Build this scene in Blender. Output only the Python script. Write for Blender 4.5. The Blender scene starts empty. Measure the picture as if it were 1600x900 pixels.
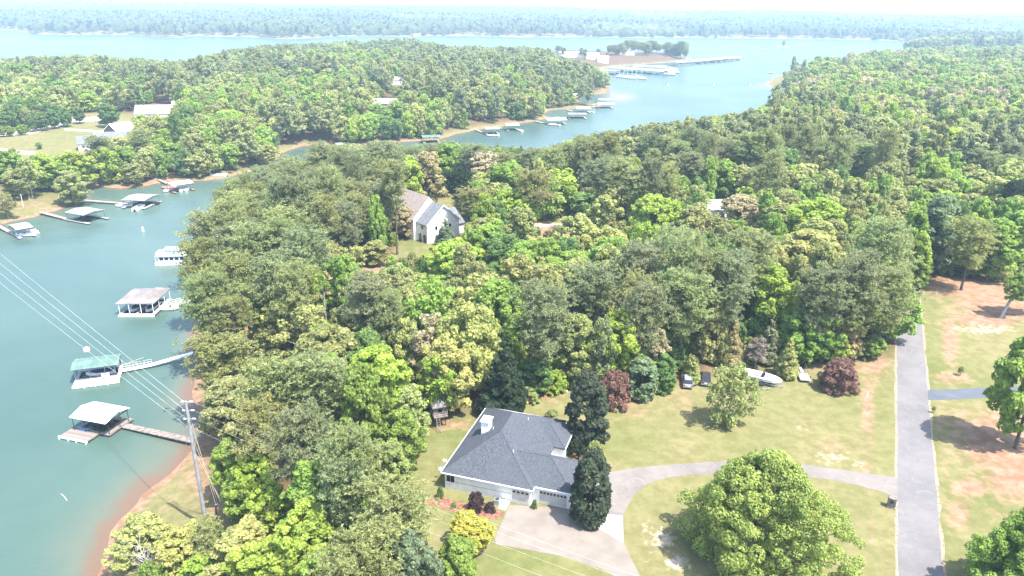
import bpy, math, random
import numpy as np
from mathutils import Vector, Matrix

random.seed(7)
rng = np.random.default_rng(7)
S = bpy.context.scene
COL = S.collection
rad = math.radians

# ------------------------------------------------------------------ camera
FPX, PITCH, ROLL, CAMZ = 1150.0, rad(20.9), rad(0.7), 73.0
_R0 = np.array([1, 0, 0.]); FW = np.array([0, math.cos(PITCH), -math.sin(PITCH)])
_U0 = np.array([0, math.sin(PITCH), math.cos(PITCH)])
RT = math.cos(ROLL) * _R0 + math.sin(ROLL) * _U0
UP = -math.sin(ROLL) * _R0 + math.cos(ROLL) * _U0
cam_d = bpy.data.cameras.new("camera"); cam = bpy.data.objects.new("camera", cam_d); COL.objects.link(cam)
cam_d.sensor_width = 36; cam_d.lens = 36 * FPX / 1600; cam_d.clip_start = 0.5; cam_d.clip_end = 60000
m = Matrix.Identity(4)
for i in range(3):
    m[i][0], m[i][1], m[i][2] = RT[i], UP[i], -FW[i]
m[2][3] = CAMZ
cam.matrix_world = m
S.camera = cam

# ------------------------------------------------------------------ light
SUN_AZ, SUN_EL = math.atan2(0.78, -0.62), rad(63)      # azimuth clockwise from +Y: the sun stands behind the camera's shoulder
W = bpy.data.worlds.new("World"); S.world = W; W.use_nodes = True
nt = W.node_tree; bg = nt.nodes["Background"]
sky = nt.nodes.new("ShaderNodeTexSky"); sky.sky_type = 'NISHITA'; sky.sun_disc = False
sky.sun_elevation = SUN_EL; sky.sun_rotation = SUN_AZ; sky.air_density = 1.0; sky.dust_density = 1.6; sky.ozone_density = 1.0
nt.links.new(sky.outputs[0], bg.inputs[0]); bg.inputs[1].default_value = 0.15
sd_ = Vector((math.sin(SUN_AZ) * math.cos(SUN_EL), math.cos(SUN_AZ) * math.cos(SUN_EL), math.sin(SUN_EL)))
sl = bpy.data.lights.new("sun", 'SUN'); sl.energy = 3.4; sl.angle = rad(0.5); sl.color = (1, 0.955, 0.88)
so = bpy.data.objects.new("sun", sl); COL.objects.link(so); so.rotation_euler = sd_.to_track_quat('Z', 'Y').to_euler()
so.location = (60, -40, 200)
S.view_settings.view_transform = 'Standard'; S.view_settings.look = 'None'
S.view_settings.exposure = 2.0; S.view_settings.gamma = 1.0
S.render.engine = 'CYCLES'
cy = S.cycles
cy.max_bounces = 6; cy.diffuse_bounces = 3; cy.glossy_bounces = 2; cy.transmission_bounces = 3; cy.volume_bounces = 1
cy.transparent_max_bounces = 4; cy.use_denoising = True; cy.caustics_reflective = False; cy.caustics_refractive = False
try: cy.denoiser = 'OPENIMAGEDENOISE'
except Exception: pass
HAZE = 1.75e-4
ALB = .68

# ------------------------------------------------------------------ geometry of the place
def un(x, y, z=0.0):                      # point of the photograph -> place at height z
    d = FW + RT * (x - 800) / FPX + UP * (450 - y) / FPX
    return np.array([0, 0, CAMZ]) + d * ((z - CAMZ) / d[2])
def pr(P):                                # places -> points of the photograph (arrays)
    v = np.asarray(P, float) - [0, 0, CAMZ]
    w = v @ FW
    return 800 + FPX * (v @ RT) / w, 450 - FPX * (v @ UP) / w, w
def upoly(pts, z=0.0): return [tuple(un(x, y, z)[:2]) for x, y in pts]

SHORE_A = upoly([(80, 1010), (130, 950), (168, 885), (186, 835), (205, 807), (225, 775), (245, 760), (262, 747), (277, 725), (292, 707), (306, 697),
    (316, 680), (318, 640), (312, 600), (306, 565), (308, 530), (312, 505), (322, 470), (330, 435), (338, 400), (352, 365), (368, 330), (385, 300), (402, 286),
    (430, 272), (460, 262), (520, 256), (620, 248), (720, 246), (800, 250), (850, 254), (900, 252), (950, 245), (1000, 236), (1050, 224), (1140, 202), (1200, 180), (1236, 162),
    (1234, 150), (1252, 141), (1240, 139), (1222, 138), (1206, 135), (1202, 130), (1212, 119), (1280, 105), (1340, 96), (1400, 82), (1425, 74), (1438, 66.5), (1500, 66), (1700, 66)]) \
    + [(2600, 1500), (2600, -400), (-60, -400), (-58, 0)]
SHORE_B = [(-1600, 300), (-420, 250)] + upoly([(-60, 372), (0, 352), (60, 338), (85, 330), (120, 319), (130, 309), (128, 300), (140, 292), (156, 290), (190, 293), (220, 291), (240, 286), (320, 281), (360, 275), (400, 268),
    (425, 252), (440, 236), (470, 228), (500, 226), (560, 227), (620, 222), (650, 221), (690, 218), (712, 209), (735, 203), (770, 199), (810, 193), (838, 188), (856, 184),
    (842, 179), (858, 172), (900, 169), (935, 166), (937, 163), (905, 160), (895, 154), (908, 149), (943, 146), (950, 138), (945, 128), (935, 118), (932, 108), (960, 104), (1000, 101), (1065, 96), (1076, 91),
    (1060, 88), (950, 86), (880, 84), (800, 86), (700, 82), (600, 76), (520, 75), (440, 83), (330, 100), (250, 107), (150, 107), (60, 112), (0, 112), (-600, 112)]) + [(-3000, 900)]
SHORE_D = [(-26000, 2750)] + upoly([(-800, 40), (-300, 43), (0, 47), (25, 47), (50, 53), (100, 54), (200, 54), (240, 57), (280, 59), (300, 56), (400, 58), (440, 61), (480, 60), (520, 57), (560, 56), (640, 57), (680, 56),
    (740, 56), (800, 58), (900, 58), (1000, 59), (1100, 59), (1200, 60), (1300, 61), (1410, 64), (1440, 68), (1540, 66.5), (1558, 63), (1600, 61.5), (1800, 61), (2300, 70)]) + [(26000, 1500), (26000, 27000), (-26000, 27000)]
ISLET = [tuple(un(1224, 73.5)[:2] + 11 * np.array([math.cos(a) * 1.5, math.sin(a)])) for a in np.linspace(0, 6.28, 10)[:-1]]

def sdf(poly, x, y):
    p = np.array(poly); q = np.roll(p, -1, 0)
    out = np.full(x.shape, 1e18); ins = np.zeros(x.shape, bool)
    for (ax, ay), (bx, by) in zip(p, q):
        ex, ey = bx - ax, by - ay
        wx, wy = x - ax, y - ay
        t = np.clip((wx * ex + wy * ey) / (ex * ex + ey * ey + 1e-9), 0, 1)
        dx, dy = wx - ex * t, wy - ey * t
        np.minimum(out, dx * dx + dy * dy, out=out)
        c = (ay > y) != (by > y)
        if abs(ey) > 1e-9: ins ^= c & (x < ex * (y - ay) / ey + ax)
    return np.where(ins, 1, -1) * np.sqrt(out)
def inpoly(poly, x, y):
    p = np.array(poly); q = np.roll(p, -1, 0); ins = np.zeros(np.shape(x), bool)
    for (ax, ay), (bx, by) in zip(p, q):
        if abs(by - ay) > 1e-9: ins ^= ((ay > y) != (by > y)) & (x < (bx - ax) * (y - ay) / (by - ay) + ax)
    return ins
def vnoise(x, y, s, seed=0):
    x = np.asarray(x, float) / s; y = np.asarray(y, float) / s
    xi = np.floor(x).astype(np.int64); yi = np.floor(y).astype(np.int64)
    fx = x - xi; fy = y - yi; fx = fx * fx * (3 - 2 * fx); fy = fy * fy * (3 - 2 * fy)
    def h(a, b):
        n = (a * 374761393 + b * 668265263 + seed * 974634777) & 0x7fffffff
        n = ((n ^ (n >> 13)) * 1274126177) & 0x7fffffff
        return ((n ^ (n >> 16)) & 0xffff) / 65535.0
    return (h(xi, yi) * (1 - fx) + h(xi + 1, yi) * fx) * (1 - fy) + (h(xi, yi + 1) * (1 - fx) + h(xi + 1, yi + 1) * fx) * fy
def sst(a, b, x):
    t = np.clip((x - a) / (b - a), 0, 1); return t * t * (3 - 2 * t)
def land(x, y):
    """(signed distance to the shore, ground height)"""
    x = np.asarray(x, float); y = np.asarray(y, float)
    n1 = (vnoise(x, y, 14, 3) - .5) * 3 + (vnoise(x, y, 5, 4) - .5) * 1.4
    a = sdf(SHORE_A, x, y); b = sdf(SHORE_B, x, y); dd = sdf(SHORE_D, x, y); i = sdf(ISLET, x, y)
    d = np.maximum(np.maximum(a, b), np.maximum(dd, i))
    near = sst(1500, 300, np.hypot(x, y))
    d = d + n1 * np.where(np.abs(d) < 30, 1, 0) * np.clip(1 + np.hypot(x, y) / 900, 1, 3) * sst(30, 12, np.abs(d))
    far = sst(260, 900, np.hypot(x, y - 100))
    h = 1.9 * np.clip(d / 11, 0, 1) + 6.1 * sst(9, 38, d)
    h = h + far * sst(60, 400, d) * 9 * (vnoise(x, y, 260, 5))
    h = h + sst(0, 900, dd) * (22 * vnoise(x, y, 800, 6) + 52 * vnoise(x, y, 2600, 7) * sst(500, 3000, dd))
    h = np.where(d < 0, np.maximum(d * .09, -3.5), h)
    return d, h
def gz(x, y): return float(land(np.array([x]), np.array([y]))[1][0])
def ground_at(px, py):
    z = 8.0
    for _ in range(4):
        q = un(px, py, z); z = gz(q[0], q[1])
    return q[0], q[1], z

# ------------------------------------------------------------------ materials
def new_mat(name):
    mt = bpy.data.materials.new(name); mt.use_nodes = True
    return mt, mt.node_tree, mt.node_tree.nodes["Principled BSDF"]
def N(t, typ, **kw):
    n = t.nodes.new(typ)
    for k, v in kw.items():
        if k.startswith("i_"): n.inputs[int(k[2:]) if k[2:].isdigit() else k[2:]].default_value = v
        else: setattr(n, k, v)
    return n
def MIX(t, fac, a, b, blend='MIX'):
    n = t.nodes.new("ShaderNodeMix"); n.data_type = 'RGBA'; n.blend_type = blend
    for s, v in ((0, fac), (6, a), (7, b)):
        if isinstance(v, bpy.types.NodeSocket): t.links.new(v, n.inputs[s])
        elif s == 0: n.inputs[0].default_value = v
        else: n.inputs[s].default_value = (*v, 1) if len(v) == 3 else v
    return n.outputs[2]
def MATH(t, op, a, b=0.0, clamp=False):
    n = t.nodes.new("ShaderNodeMath"); n.operation = op; n.use_clamp = clamp
    for s, v in ((0, a), (1, b)):
        if isinstance(v, bpy.types.NodeSocket): t.links.new(v, n.inputs[s])
        else: n.inputs[s].default_value = v
    return n.outputs[0]
def RAMP(t, fac, lo, hi):
    n = t.nodes.new("ShaderNodeMapRange"); n.inputs[1].default_value = lo; n.inputs[2].default_value = hi; n.interpolation_type = 'SMOOTHSTEP'
    t.links.new(fac, n.inputs[0]); return n.outputs[0]
def NOISE(t, scale, vec=None, detail=3.0, rough=.55, dist=0.0):
    n = N(t, "ShaderNodeTexNoise"); n.inputs["Scale"].default_value = scale; n.inputs["Detail"].default_value = detail
    n.inputs["Roughness"].default_value = rough; n.inputs["Distortion"].default_value = dist
    if vec is not None: t.links.new(vec, n.inputs["Vector"])
    return n.outputs[0]
def OBJCO(t): return N(t, "ShaderNodeTexCoord").outputs["Object"]
def GEOCO(t): return N(t, "ShaderNodeNewGeometry").outputs["Position"]
def ATTR(t, name, typ='GEOMETRY'):
    n = N(t, "ShaderNodeAttribute"); n.attribute_name = name; n.attribute_type = typ; return n
MATS = {}
def mat(name, col, rough=.6, var=.12, scale=1.2, metal=0.0, spec=.4, bump=0.0, col2=None):
    if name in MATS: return MATS[name]
    if max(col) < .7: col = tuple(k * ALB for k in col)
    mt, t, b = new_mat(name)
    co = OBJCO(t)
    f = RAMP(t, NOISE(t, scale, co, 5), .3, .7)
    c2 = col2 or tuple(c * (1 - 2 * var) for c in col)
    c = MIX(t, f, c2, tuple(min(1, k * (1 + var)) for k in col))
    t.links.new(c, b.inputs["Base Color"])
    b.inputs["Roughness"].default_value = rough; b.inputs["Metallic"].default_value = metal
    b.inputs["Specular IOR Level"].default_value = spec
    if bump:
        bn = N(t, "ShaderNodeBump"); bn.inputs["Strength"].default_value = bump; bn.inputs["Distance"].default_value = .05
        t.links.new(NOISE(t, scale * 6, co, 4), bn.inputs["Height"]); t.links.new(bn.outputs[0], b.inputs["Normal"])
    MATS[name] = mt
    return mt
white_paint = mat("white_paint", (.8, .8, .78), .5, .05)
white_wall = mat("white_siding", (.74, .73, .70), .6, .06)
white_metal = mat("white_metal_roof", (.8, .8, .8), .4, .05, .6)
cream_metal = mat("pale_grey_metal_roof", (.40, .39, .38), .45, .08, .5)
tan_metal = mat("weathered_tan_metal_roof", (.29, .255, .24), .55, .16, .35)
green_metal = mat("faded_green_metal_roof", (.16, .27, .22), .5, .15, .4)
dark_metal = mat("dark_steel", (.05, .055, .06), .45, .1)
galv = mat("galvanised_steel", (.42, .45, .48), .45, .1, .8)
alu = mat("aluminium", (.6, .6, .6), .35, .06)
weathered = mat("weathered_wood", (.30, .25, .22), .85, .22, 1.5)
grey_deck = mat("pale_grey_decking", (.52, .50, .47), .8, .14, 1.2)
red_deck = mat("reddish_decking", (.40, .20, .14), .85, .15, 1.2)
dark_wood = mat("dark_timber", (.09, .07, .055), .85, .25)
black_float = mat("black_floats", (.025, .027, .03), .6, .1)
dark_glass = mat("dark_glass", (.02, .025, .03), .12, .1, spec=.6)
pale_glass = mat("tinted_glass", (.10, .13, .16), .1, .1, spec=.7)
rubber = mat("rubber_tyre", (.02, .02, .02), .8, .1)
blue_cover = mat("navy_boat_cover", (.03, .05, .16), .7, .15)
black_cover = mat("black_vinyl_cover", (.02, .02, .022), .55, .15)
cyan_plastic = mat("bright_blue_plastic", (.03, .30, .58), .4, .1)
bark = mat("grey_brown_bark", (.17, .13, .10), .95, .25, 2.0)
pale_bark = mat("pale_bark", (.42, .38, .33), .95, .2, 2.0)
dead_bark = mat("bleached_wood", (.52, .48, .44), .95, .15, 2.0)
stone = mat("rough_stone", (.27, .24, .21), .9, .3, 3.0)
brick = mat("pinkish_brick", (.42, .29, .24), .9, .15, 4.0)
roof_brown = mat("brown_shingles", (.33, .27, .24), .9, .12, 1.5)
roof_grey = mat("grey_shingles", (.20, .21, .23), .9, .14, 1.5)
concrete = mat("pale_concrete", (.265, .228, .19), .9, .08, .35)
new_concrete = mat("new_white_concrete", (.62, .59, .53), .9, .04, .5)
mulch = mat("red_brown_mulch", (.28, .14, .085), 1, .25, 2.5)

def shingle_mat():
    mt, t, b = new_mat("blue_grey_shingles"); co = OBJCO(t)
    sp = RAMP(t, NOISE(t, 4.5, co, 4, .8), .34, .70)
    c = MIX(t, sp, (.040, .047, .060), (.145, .160, .186))
    bl = RAMP(t, NOISE(t, .25, co, 3), .35, .65)
    c = MIX(t, bl, c, MIX(t, .5, c, (.10, .108, .125)))
    wv = N(t, "ShaderNodeTexWave", bands_direction='Z'); wv.inputs["Scale"].default_value = 2.2; wv.inputs["Distortion"].default_value = .6
    t.links.new(co, wv.inputs[0])
    c = MIX(t, MATH(t, 'MULTIPLY', wv.outputs[1], .18), c, (.05, .055, .065))
    c = MIX(t, 1.0, c, (ALB,) * 3, 'MULTIPLY')
    t.links.new(c, b.inputs[0]); b.inputs["Roughness"].default_value = .9; b.inputs["Specular IOR Level"].default_value = .25
    return mt
shingles = shingle_mat()

def leaf_mat():
    mt, t, b = new_mat("foliage"); t.nodes.remove(b)
    out = t.nodes["Material Output"]
    tint = ATTR(t, "tint", 'INSTANCER').outputs["Color"]
    geo = N(t, "ShaderNodeNewGeometry"); rnd = geo.outputs["Random Per Island"]
    cl = NOISE(t, .33, OBJCO(t), 2)
    v = MATH(t, 'MULTIPLY', MATH(t, 'ADD', MATH(t, 'MULTIPLY', rnd, .7), .70), MATH(t, 'ADD', MATH(t, 'MULTIPLY', cl, .9), .55))
    hs = N(t, "ShaderNodeHueSaturation"); t.links.new(tint, hs.inputs["Color"]); t.links.new(v, hs.inputs["Value"])
    hs.inputs["Saturation"].default_value = .92
    t.links.new(MATH(t, 'ADD', MATH(t, 'MULTIPLY', cl, -.05), .525), hs.inputs["Hue"])
    df = N(t, "ShaderNodeBsdfDiffuse"); tr = N(t, "ShaderNodeBsdfTranslucent"); mx = N(t, "ShaderNodeMixShader"); mx.inputs[0].default_value = .54
    t.links.new(hs.outputs[0], df.inputs[0]); t.links.new(hs.outputs[0], tr.inputs[0])
    t.links.new(df.outputs[0], mx.inputs[1]); t.links.new(tr.outputs[0], mx.inputs[2]); t.links.new(mx.outputs[0], out.inputs[0])
    return mt
foliage = leaf_mat()

# ------------------------------------------------------------------ mesh helpers
def mesh_np(name, V, F, mats, smooth=False, mi=None):
    me = bpy.data.meshes.new(name); V = np.asarray(V, np.float32); F = np.asarray(F, np.int32)
    k = F.shape[1]
    me.vertices.add(len(V)); me.vertices.foreach_set("co", V.ravel())
    me.loops.add(F.size); me.loops.foreach_set("vertex_index", F.ravel())
    me.polygons.add(len(F)); me.polygons.foreach_set("loop_start", np.arange(0, F.size, k, dtype=np.int32))
    me.polygons.foreach_set("loop_total", np.full(len(F), k, np.int32))
    if mi is not None: me.polygons.foreach_set("material_index", np.asarray(mi, np.int32))
    if smooth: me.polygons.foreach_set("use_smooth", np.ones(len(F), bool))
    for mm in mats: me.materials.append(mm)
    me.update(calc_edges=True); me.validate()
    return me
def link(name, me, parent=None, loc=None):
    o = bpy.data.objects.new(name, me); COL.objects.link(o)
    if parent is not None: o.parent = parent
    if loc is not None: o.location = loc
    return o
def tag(o, label=None, cat=None, group=None, kind=None):
    if label: o["label"] = label
    if cat: o["category"] = cat
    if group: o["group"] = group
    if kind: o["kind"] = kind
    return o
def thing(name, label, cat, loc=(0, 0, 0), rz=0.0, group=None):
    o = bpy.data.objects.new(name, None); COL.objects.link(o); o.location = loc; o.rotation_euler = (0, 0, rz); o.empty_display_size = .2
    return tag(o, label, cat, group)

class MB:
    def __init__(s): s.v = []; s.f = []
    def add(s, V, F):
        n = len(s.v); s.v += [tuple(map(float, p)) for p in V]; s.f += [tuple(i + n for i in f) for f in F]; return s
    def box(s, x0, x1, y0, y1, z0, z1):
        return s.add([(x0, y0, z0), (x1, y0, z0), (x1, y1, z0), (x0, y1, z0), (x0, y0, z1), (x1, y0, z1), (x1, y1, z1), (x0, y1, z1)],
                     [(3, 2, 1, 0), (4, 5, 6, 7), (0, 1, 5, 4), (1, 2, 6, 5), (2, 3, 7, 6), (3, 0, 4, 7)])
    def prism(s, poly, z0, z1):
        n = len(poly)
        a = sum(poly[i][0] * poly[(i + 1) % n][1] - poly[(i + 1) % n][0] * poly[i][1] for i in range(n))
        if a < 0: poly = poly[::-1]
        return s.add([(p[0], p[1], z0) for p in poly] + [(p[0], p[1], z1) for p in poly],
                     [tuple(range(n))[::-1], tuple(range(n, 2 * n))] + [(i, (i + 1) % n, n + (i + 1) % n, n + i) for i in range(n)])
    def tube(s, pts, r, k=6):
        pts = [np.array(p, float) for p in pts]; rs = r if hasattr(r, '__len__') else [r] * len(pts)
        V = []; F = []
        for i, p in enumerate(pts):
            d = pts[min(i + 1, len(pts) - 1)] - pts[max(i - 1, 0)]; d = d / (np.linalg.norm(d) + 1e-9)
            a = np.cross(d, [0, 0, 1]) if abs(d[2]) < .95 else np.cross(d, [1, 0, 0]); a /= np.linalg.norm(a); b = np.cross(d, a)
            for j in range(k):
                t = 2 * math.pi * j / k; V.append(p + rs[i] * (math.cos(t) * a + math.sin(t) * b))
        for i in range(len(pts) - 1):
            for j in range(k): F.append((i * k + j, i * k + (j + 1) % k, (i + 1) * k + (j + 1) % k, (i + 1) * k + j))
        F += [tuple(range(k))[::-1], tuple(range((len(pts) - 1) * k, len(pts) * k))]
        return s.add(V, F)
    def beam(s, p, q, w, h):                # a straight bar of w by h, top and bottom level
        p = np.array(p, float); q = np.array(q, float); d = q - p; n = np.array([-d[1], d[0], 0]); L = np.linalg.norm(n)
        n = n / L * w / 2 if L > 1e-6 else np.array([w / 2, 0, 0]); u = np.array([0, 0, h / 2])
        V = [p - n - u, p + n - u, p + n + u, p - n + u, q - n - u, q + n - u, q + n + u, q - n + u]
        return s.add(V, [(0, 1, 2, 3), (7, 6, 5, 4), (1, 0, 4, 5), (2, 1, 5, 6), (3, 2, 6, 7), (0, 3, 7, 4)])
    def disc(s, c, r, h, axis='x', k=12):
        c = np.array(c, float); V = []
        for sgn in (-.5, .5):
            for j in range(k):
                t = 2 * math.pi * j / k; a, b = r * math.cos(t), r * math.sin(t)
                V.append(c + ((sgn * h, a, b) if axis == 'x' else (a, sgn * h, b) if axis == 'y' else (a, b, sgn * h)))
        return s.add(V, [tuple(range(k))[::-1], tuple(range(k, 2 * k))] + [(j, (j + 1) % k, k + (j + 1) % k, k + j) for j in range(k)])
    def build(s, name, mt, parent=None, bevel=0.0, smooth=False):
        me = bpy.data.meshes.new(name); me.from_pydata(s.v, [], s.f); me.materials.append(mt); me.update()
        import bmesh
        bm = bmesh.new(); bm.from_mesh(me); bmesh.ops.recalc_face_normals(bm, faces=bm.faces)
        if bevel: bmesh.ops.bevel(bm, geom=[e for e in bm.edges if len(e.link_faces) == 2 and e.calc_face_angle(0) > .5], offset=bevel, segments=2, affect='EDGES', profile=.6)
        bm.to_mesh(me); bm.free()
        if smooth: me.polygons.foreach_set("use_smooth", [True] * len(me.polygons))
        return link(name, me, parent)

# ------------------------------------------------------------------ ground and water
def fan(ys, us):
    """grid on a fan from a point behind the camera: rows at distance ys, columns at slope us"""
    Y, Uu = np.meshgrid(ys, us, indexing='ij')
    return Uu * (Y + 60.0), Y, len(ys), len(us)
ys = np.concatenate([np.linspace(-55, 55, 24), np.linspace(57, 250, 190), 250 * np.exp(np.linspace(.006, math.log(26000 / 250), 300))])
us = np.concatenate([np.linspace(-3.5, -.98, 14), np.linspace(-.95, .95, 400), np.linspace(.98, 3.5, 14)])
GX, GY, nr, nc = fan(ys, us)
GD, GH = land(GX.ravel(), GY.ravel()); GD = GD.reshape(GX.shape); GH = GH.reshape(GX.shape)
def quads(nr, nc, keep=None):
    i = np.arange(nr * nc).reshape(nr, nc)
    q = np.stack([i[:-1, :-1], i[:-1, 1:], i[1:, 1:], i[1:, :-1]], -1).reshape(-1, 4)
    return q if keep is None else q[keep.ravel()[q].any(1)]
PXg, PYg, PWg = pr(np.stack([GX, GY, np.where(GD < 0, 0, GH)], -1))
vis = PWg > 5
def blobs(lst):
    a = np.zeros(GX.shape)
    for (x, y, rx, ry, s) in lst:
        a = np.maximum(a, s * np.exp(-(((PXg - x) / rx) ** 2 + ((PYg - y) / ry) ** 2)) * vis)
    return a
WOODS = [(1402, 556), (1330, 566), (1240, 574), (1150, 572), (1060, 596), (1000, 614), (960, 618), (880, 604), (760, 636), (690, 655), (660, 682), (640, 715), (600, 752),
         (560, 800), (600, 905), (640, 960), (300, 980), (180, 950), (200, 860), (300, 830), (400, 815), (385, 770), (350, 740), (318, 690), (318, 560), (305, 530), (330, 400), (400, 290), (440, 262), (700, 240), (1000, 232), (1250, 150), (1210, 128), (1400, 84), (1436, 69), (1900, 69), (1900, 300), (1700, 415), (1600, 440), (1530, 438), (1480, 436), (1445, 440), (1420, 480), (1412, 520)]
rdv = np.array([46.7, 97]); rdv /= np.linalg.norm(rdv); rn = np.array([rdv[1], -rdv[0]]); r0 = np.array([53.7, 72.4])
redge = [tuple(r0 + rdv * s) for s in (-90, -20, 0, 60, 110, 170)]; ledge = [tuple(r0 - rn * 5.05 + rdv * s) for s in (-90, -20, 0, 60, 110, 170)]
CLEAR = [upoly(p, 8) for p in (
    [(545, 440), (560, 418), (610, 398), (628, 372), (634, 340), (650, 320), (730, 300), (745, 390), (700, 402), (690, 420), (610, 432), (570, 445)],
    [(800, 352), (880, 340), (985, 345), (985, 372), (890, 372), (830, 385), (800, 372)],
    [(1395, 290), (1415, 270), (1432, 276), (1418, 296)], [(1090, 345), (1120, 318), (1165, 310), (1175, 326), (1120, 352)],
    [(395, 548), (420, 520), (440, 540), (412, 560)], [(314, 520), (330, 478), (395, 472), (402, 535), (420, 562), (330, 556)], [(665, 684), (672, 650), (705, 645), (712, 672)])]
TRACK = [upoly(p, 8) for p in ([(405, 655), (450, 655), (452, 790), (430, 800), (395, 720)],)]
wd = sdf(upoly(WOODS, 8), GX, GY); wA = sst(-3, 4, wd)
for c in CLEAR: wA = wA * (1 - sst(-2, 2, sdf(c, GX, GY)))
FIELD_B = upoly([(-40, 262), (-40, 205), (40, 200), (70, 193), (118, 180), (150, 176), (215, 178), (200, 222), (130, 246), (100, 258), (60, 262)], 8)
FRONT_B = upoly([(-60, 372), (0, 350), (60, 336), (120, 318), (130, 305), (125, 292), (60, 296), (-60, 310)], 3)
sB = sdf(SHORE_B, GX, GY)
wB = sst(2, 10, sB) * (1 - sst(-4, 4, sdf(FIELD_B, GX, GY))) * (1 - .75 * sst(-2, 3, sdf(FRONT_B, GX, GY)))
wD = sst(20, 60, sdf(SHORE_D, GX, GY))
wood = np.clip(np.maximum(np.maximum(wA, wB), wD), 0, 1)
shore_clay = sst(3.2, .2, GD * (1 + 1.5 * sst(500, 1500, np.hypot(GX, GY))))
clay = np.maximum.reduce([blobs([(1356, 640, 13, 90, .75), (1372, 560, 22, 40, .9), (1340, 575, 60, 12, .7), (1352, 740, 14, 40, .6), (1362, 830, 8, 60, .5), (1385, 870, 6, 60, .5),
    (1500, 445, 60, 22, 1.3), (1580, 470, 90, 35, 1.3), (1540, 500, 70, 16, 1.0), (1485, 530, 14, 50, 1.0), (1490, 590, 40, 12, .8), (1560, 690, 70, 50, 1.2), (1590, 740, 60, 50, 1.1), (1500, 660, 50, 30, .6),
    (1520, 760, 40, 20, .9), (1500, 800, 25, 35, .8), (1560, 800, 30, 20, .5), (1475, 700, 8, 200, .45), (1070, 625, 45, 30, .45), (990, 640, 40, 20, .55), (1300, 700, 45, 25, .5), (1180, 540, 60, 20, .9),
    (700, 662, 60, 12, .8), (830, 622, 60, 10, .8), (900, 700, 40, 8, .5), (320, 740, 45, 70, .75), (355, 790, 45, 30, .8), (290, 790, 60, 50, .35), (955, 728, 20, 8, .5), (1250, 575, 60, 12, .6),
    (600, 425, 60, 16, 1.1), (690, 400, 60, 20, .6), (840, 365, 60, 16, 1.2), (960, 352, 50, 14, 1.2), (1415, 282, 20, 10, 1.4), (430, 700, 30, 60, 1.0), (410, 545, 30, 25, 1.2), (360, 515, 40, 40, 1.0), (250, 284, 70, 6, 1.0), (120, 322, 60, 10, .7), (310, 262, 60, 6, .9), (30, 320, 60, 14, .5)]), .95 * shore_clay])
bare = blobs([(1035, 845, 28, 22, .75), (1060, 880, 26, 14, .9), (1012, 825, 14, 14, .7), (1012, 875, 10, 8, .6), (1300, 715, 42, 14, .6), (1340, 725, 20, 10, .6), (1252, 668, 18, 10, .55), (1180, 735, 60, 10, .3), (1540, 515, 70, 10, .7),
    (620, 352, 20, 10, .8), (860, 352, 60, 5, .9), (780, 362, 30, 6, .9)])
green = blobs([(980, 690, 70, 40, .8), (700, 690, 60, 40, .75), (640, 745, 50, 30, .7), (800, 880, 110, 30, .9), (700, 790, 60, 30, .7), (1180, 690, 90, 30, .3), (1455, 700, 8, 260, .8), (1470, 570, 30, 50, .55), (1385, 640, 14, 120, .45), (1560, 730, 60, 40, .3), (1540, 780, 40, 30, .5), (1480, 820, 20, 60, .6), (1100, 800, 90, 40, .45), (1300, 790, 70, 30, .5), (1170, 600, 60, 20, .3), (1330, 630, 40, 60, .3), (70, 300, 60, 10, .8), (640, 375, 20, 20, .9), (110, 210, 60, 20, .25), (1520, 600, 60, 30, .4)])
def point_attr(me, name, a):
    at = me.attributes.new(name, 'FLOAT', 'POINT'); at.data.foreach_set("value", np.asarray(a, np.float32).ravel())
CLEAR.append([tuple(np.array(p) - rn * 1.0) for p in ledge] + [tuple(np.array(p) + rn * 4.5) for p in redge[::-1]])
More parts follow.
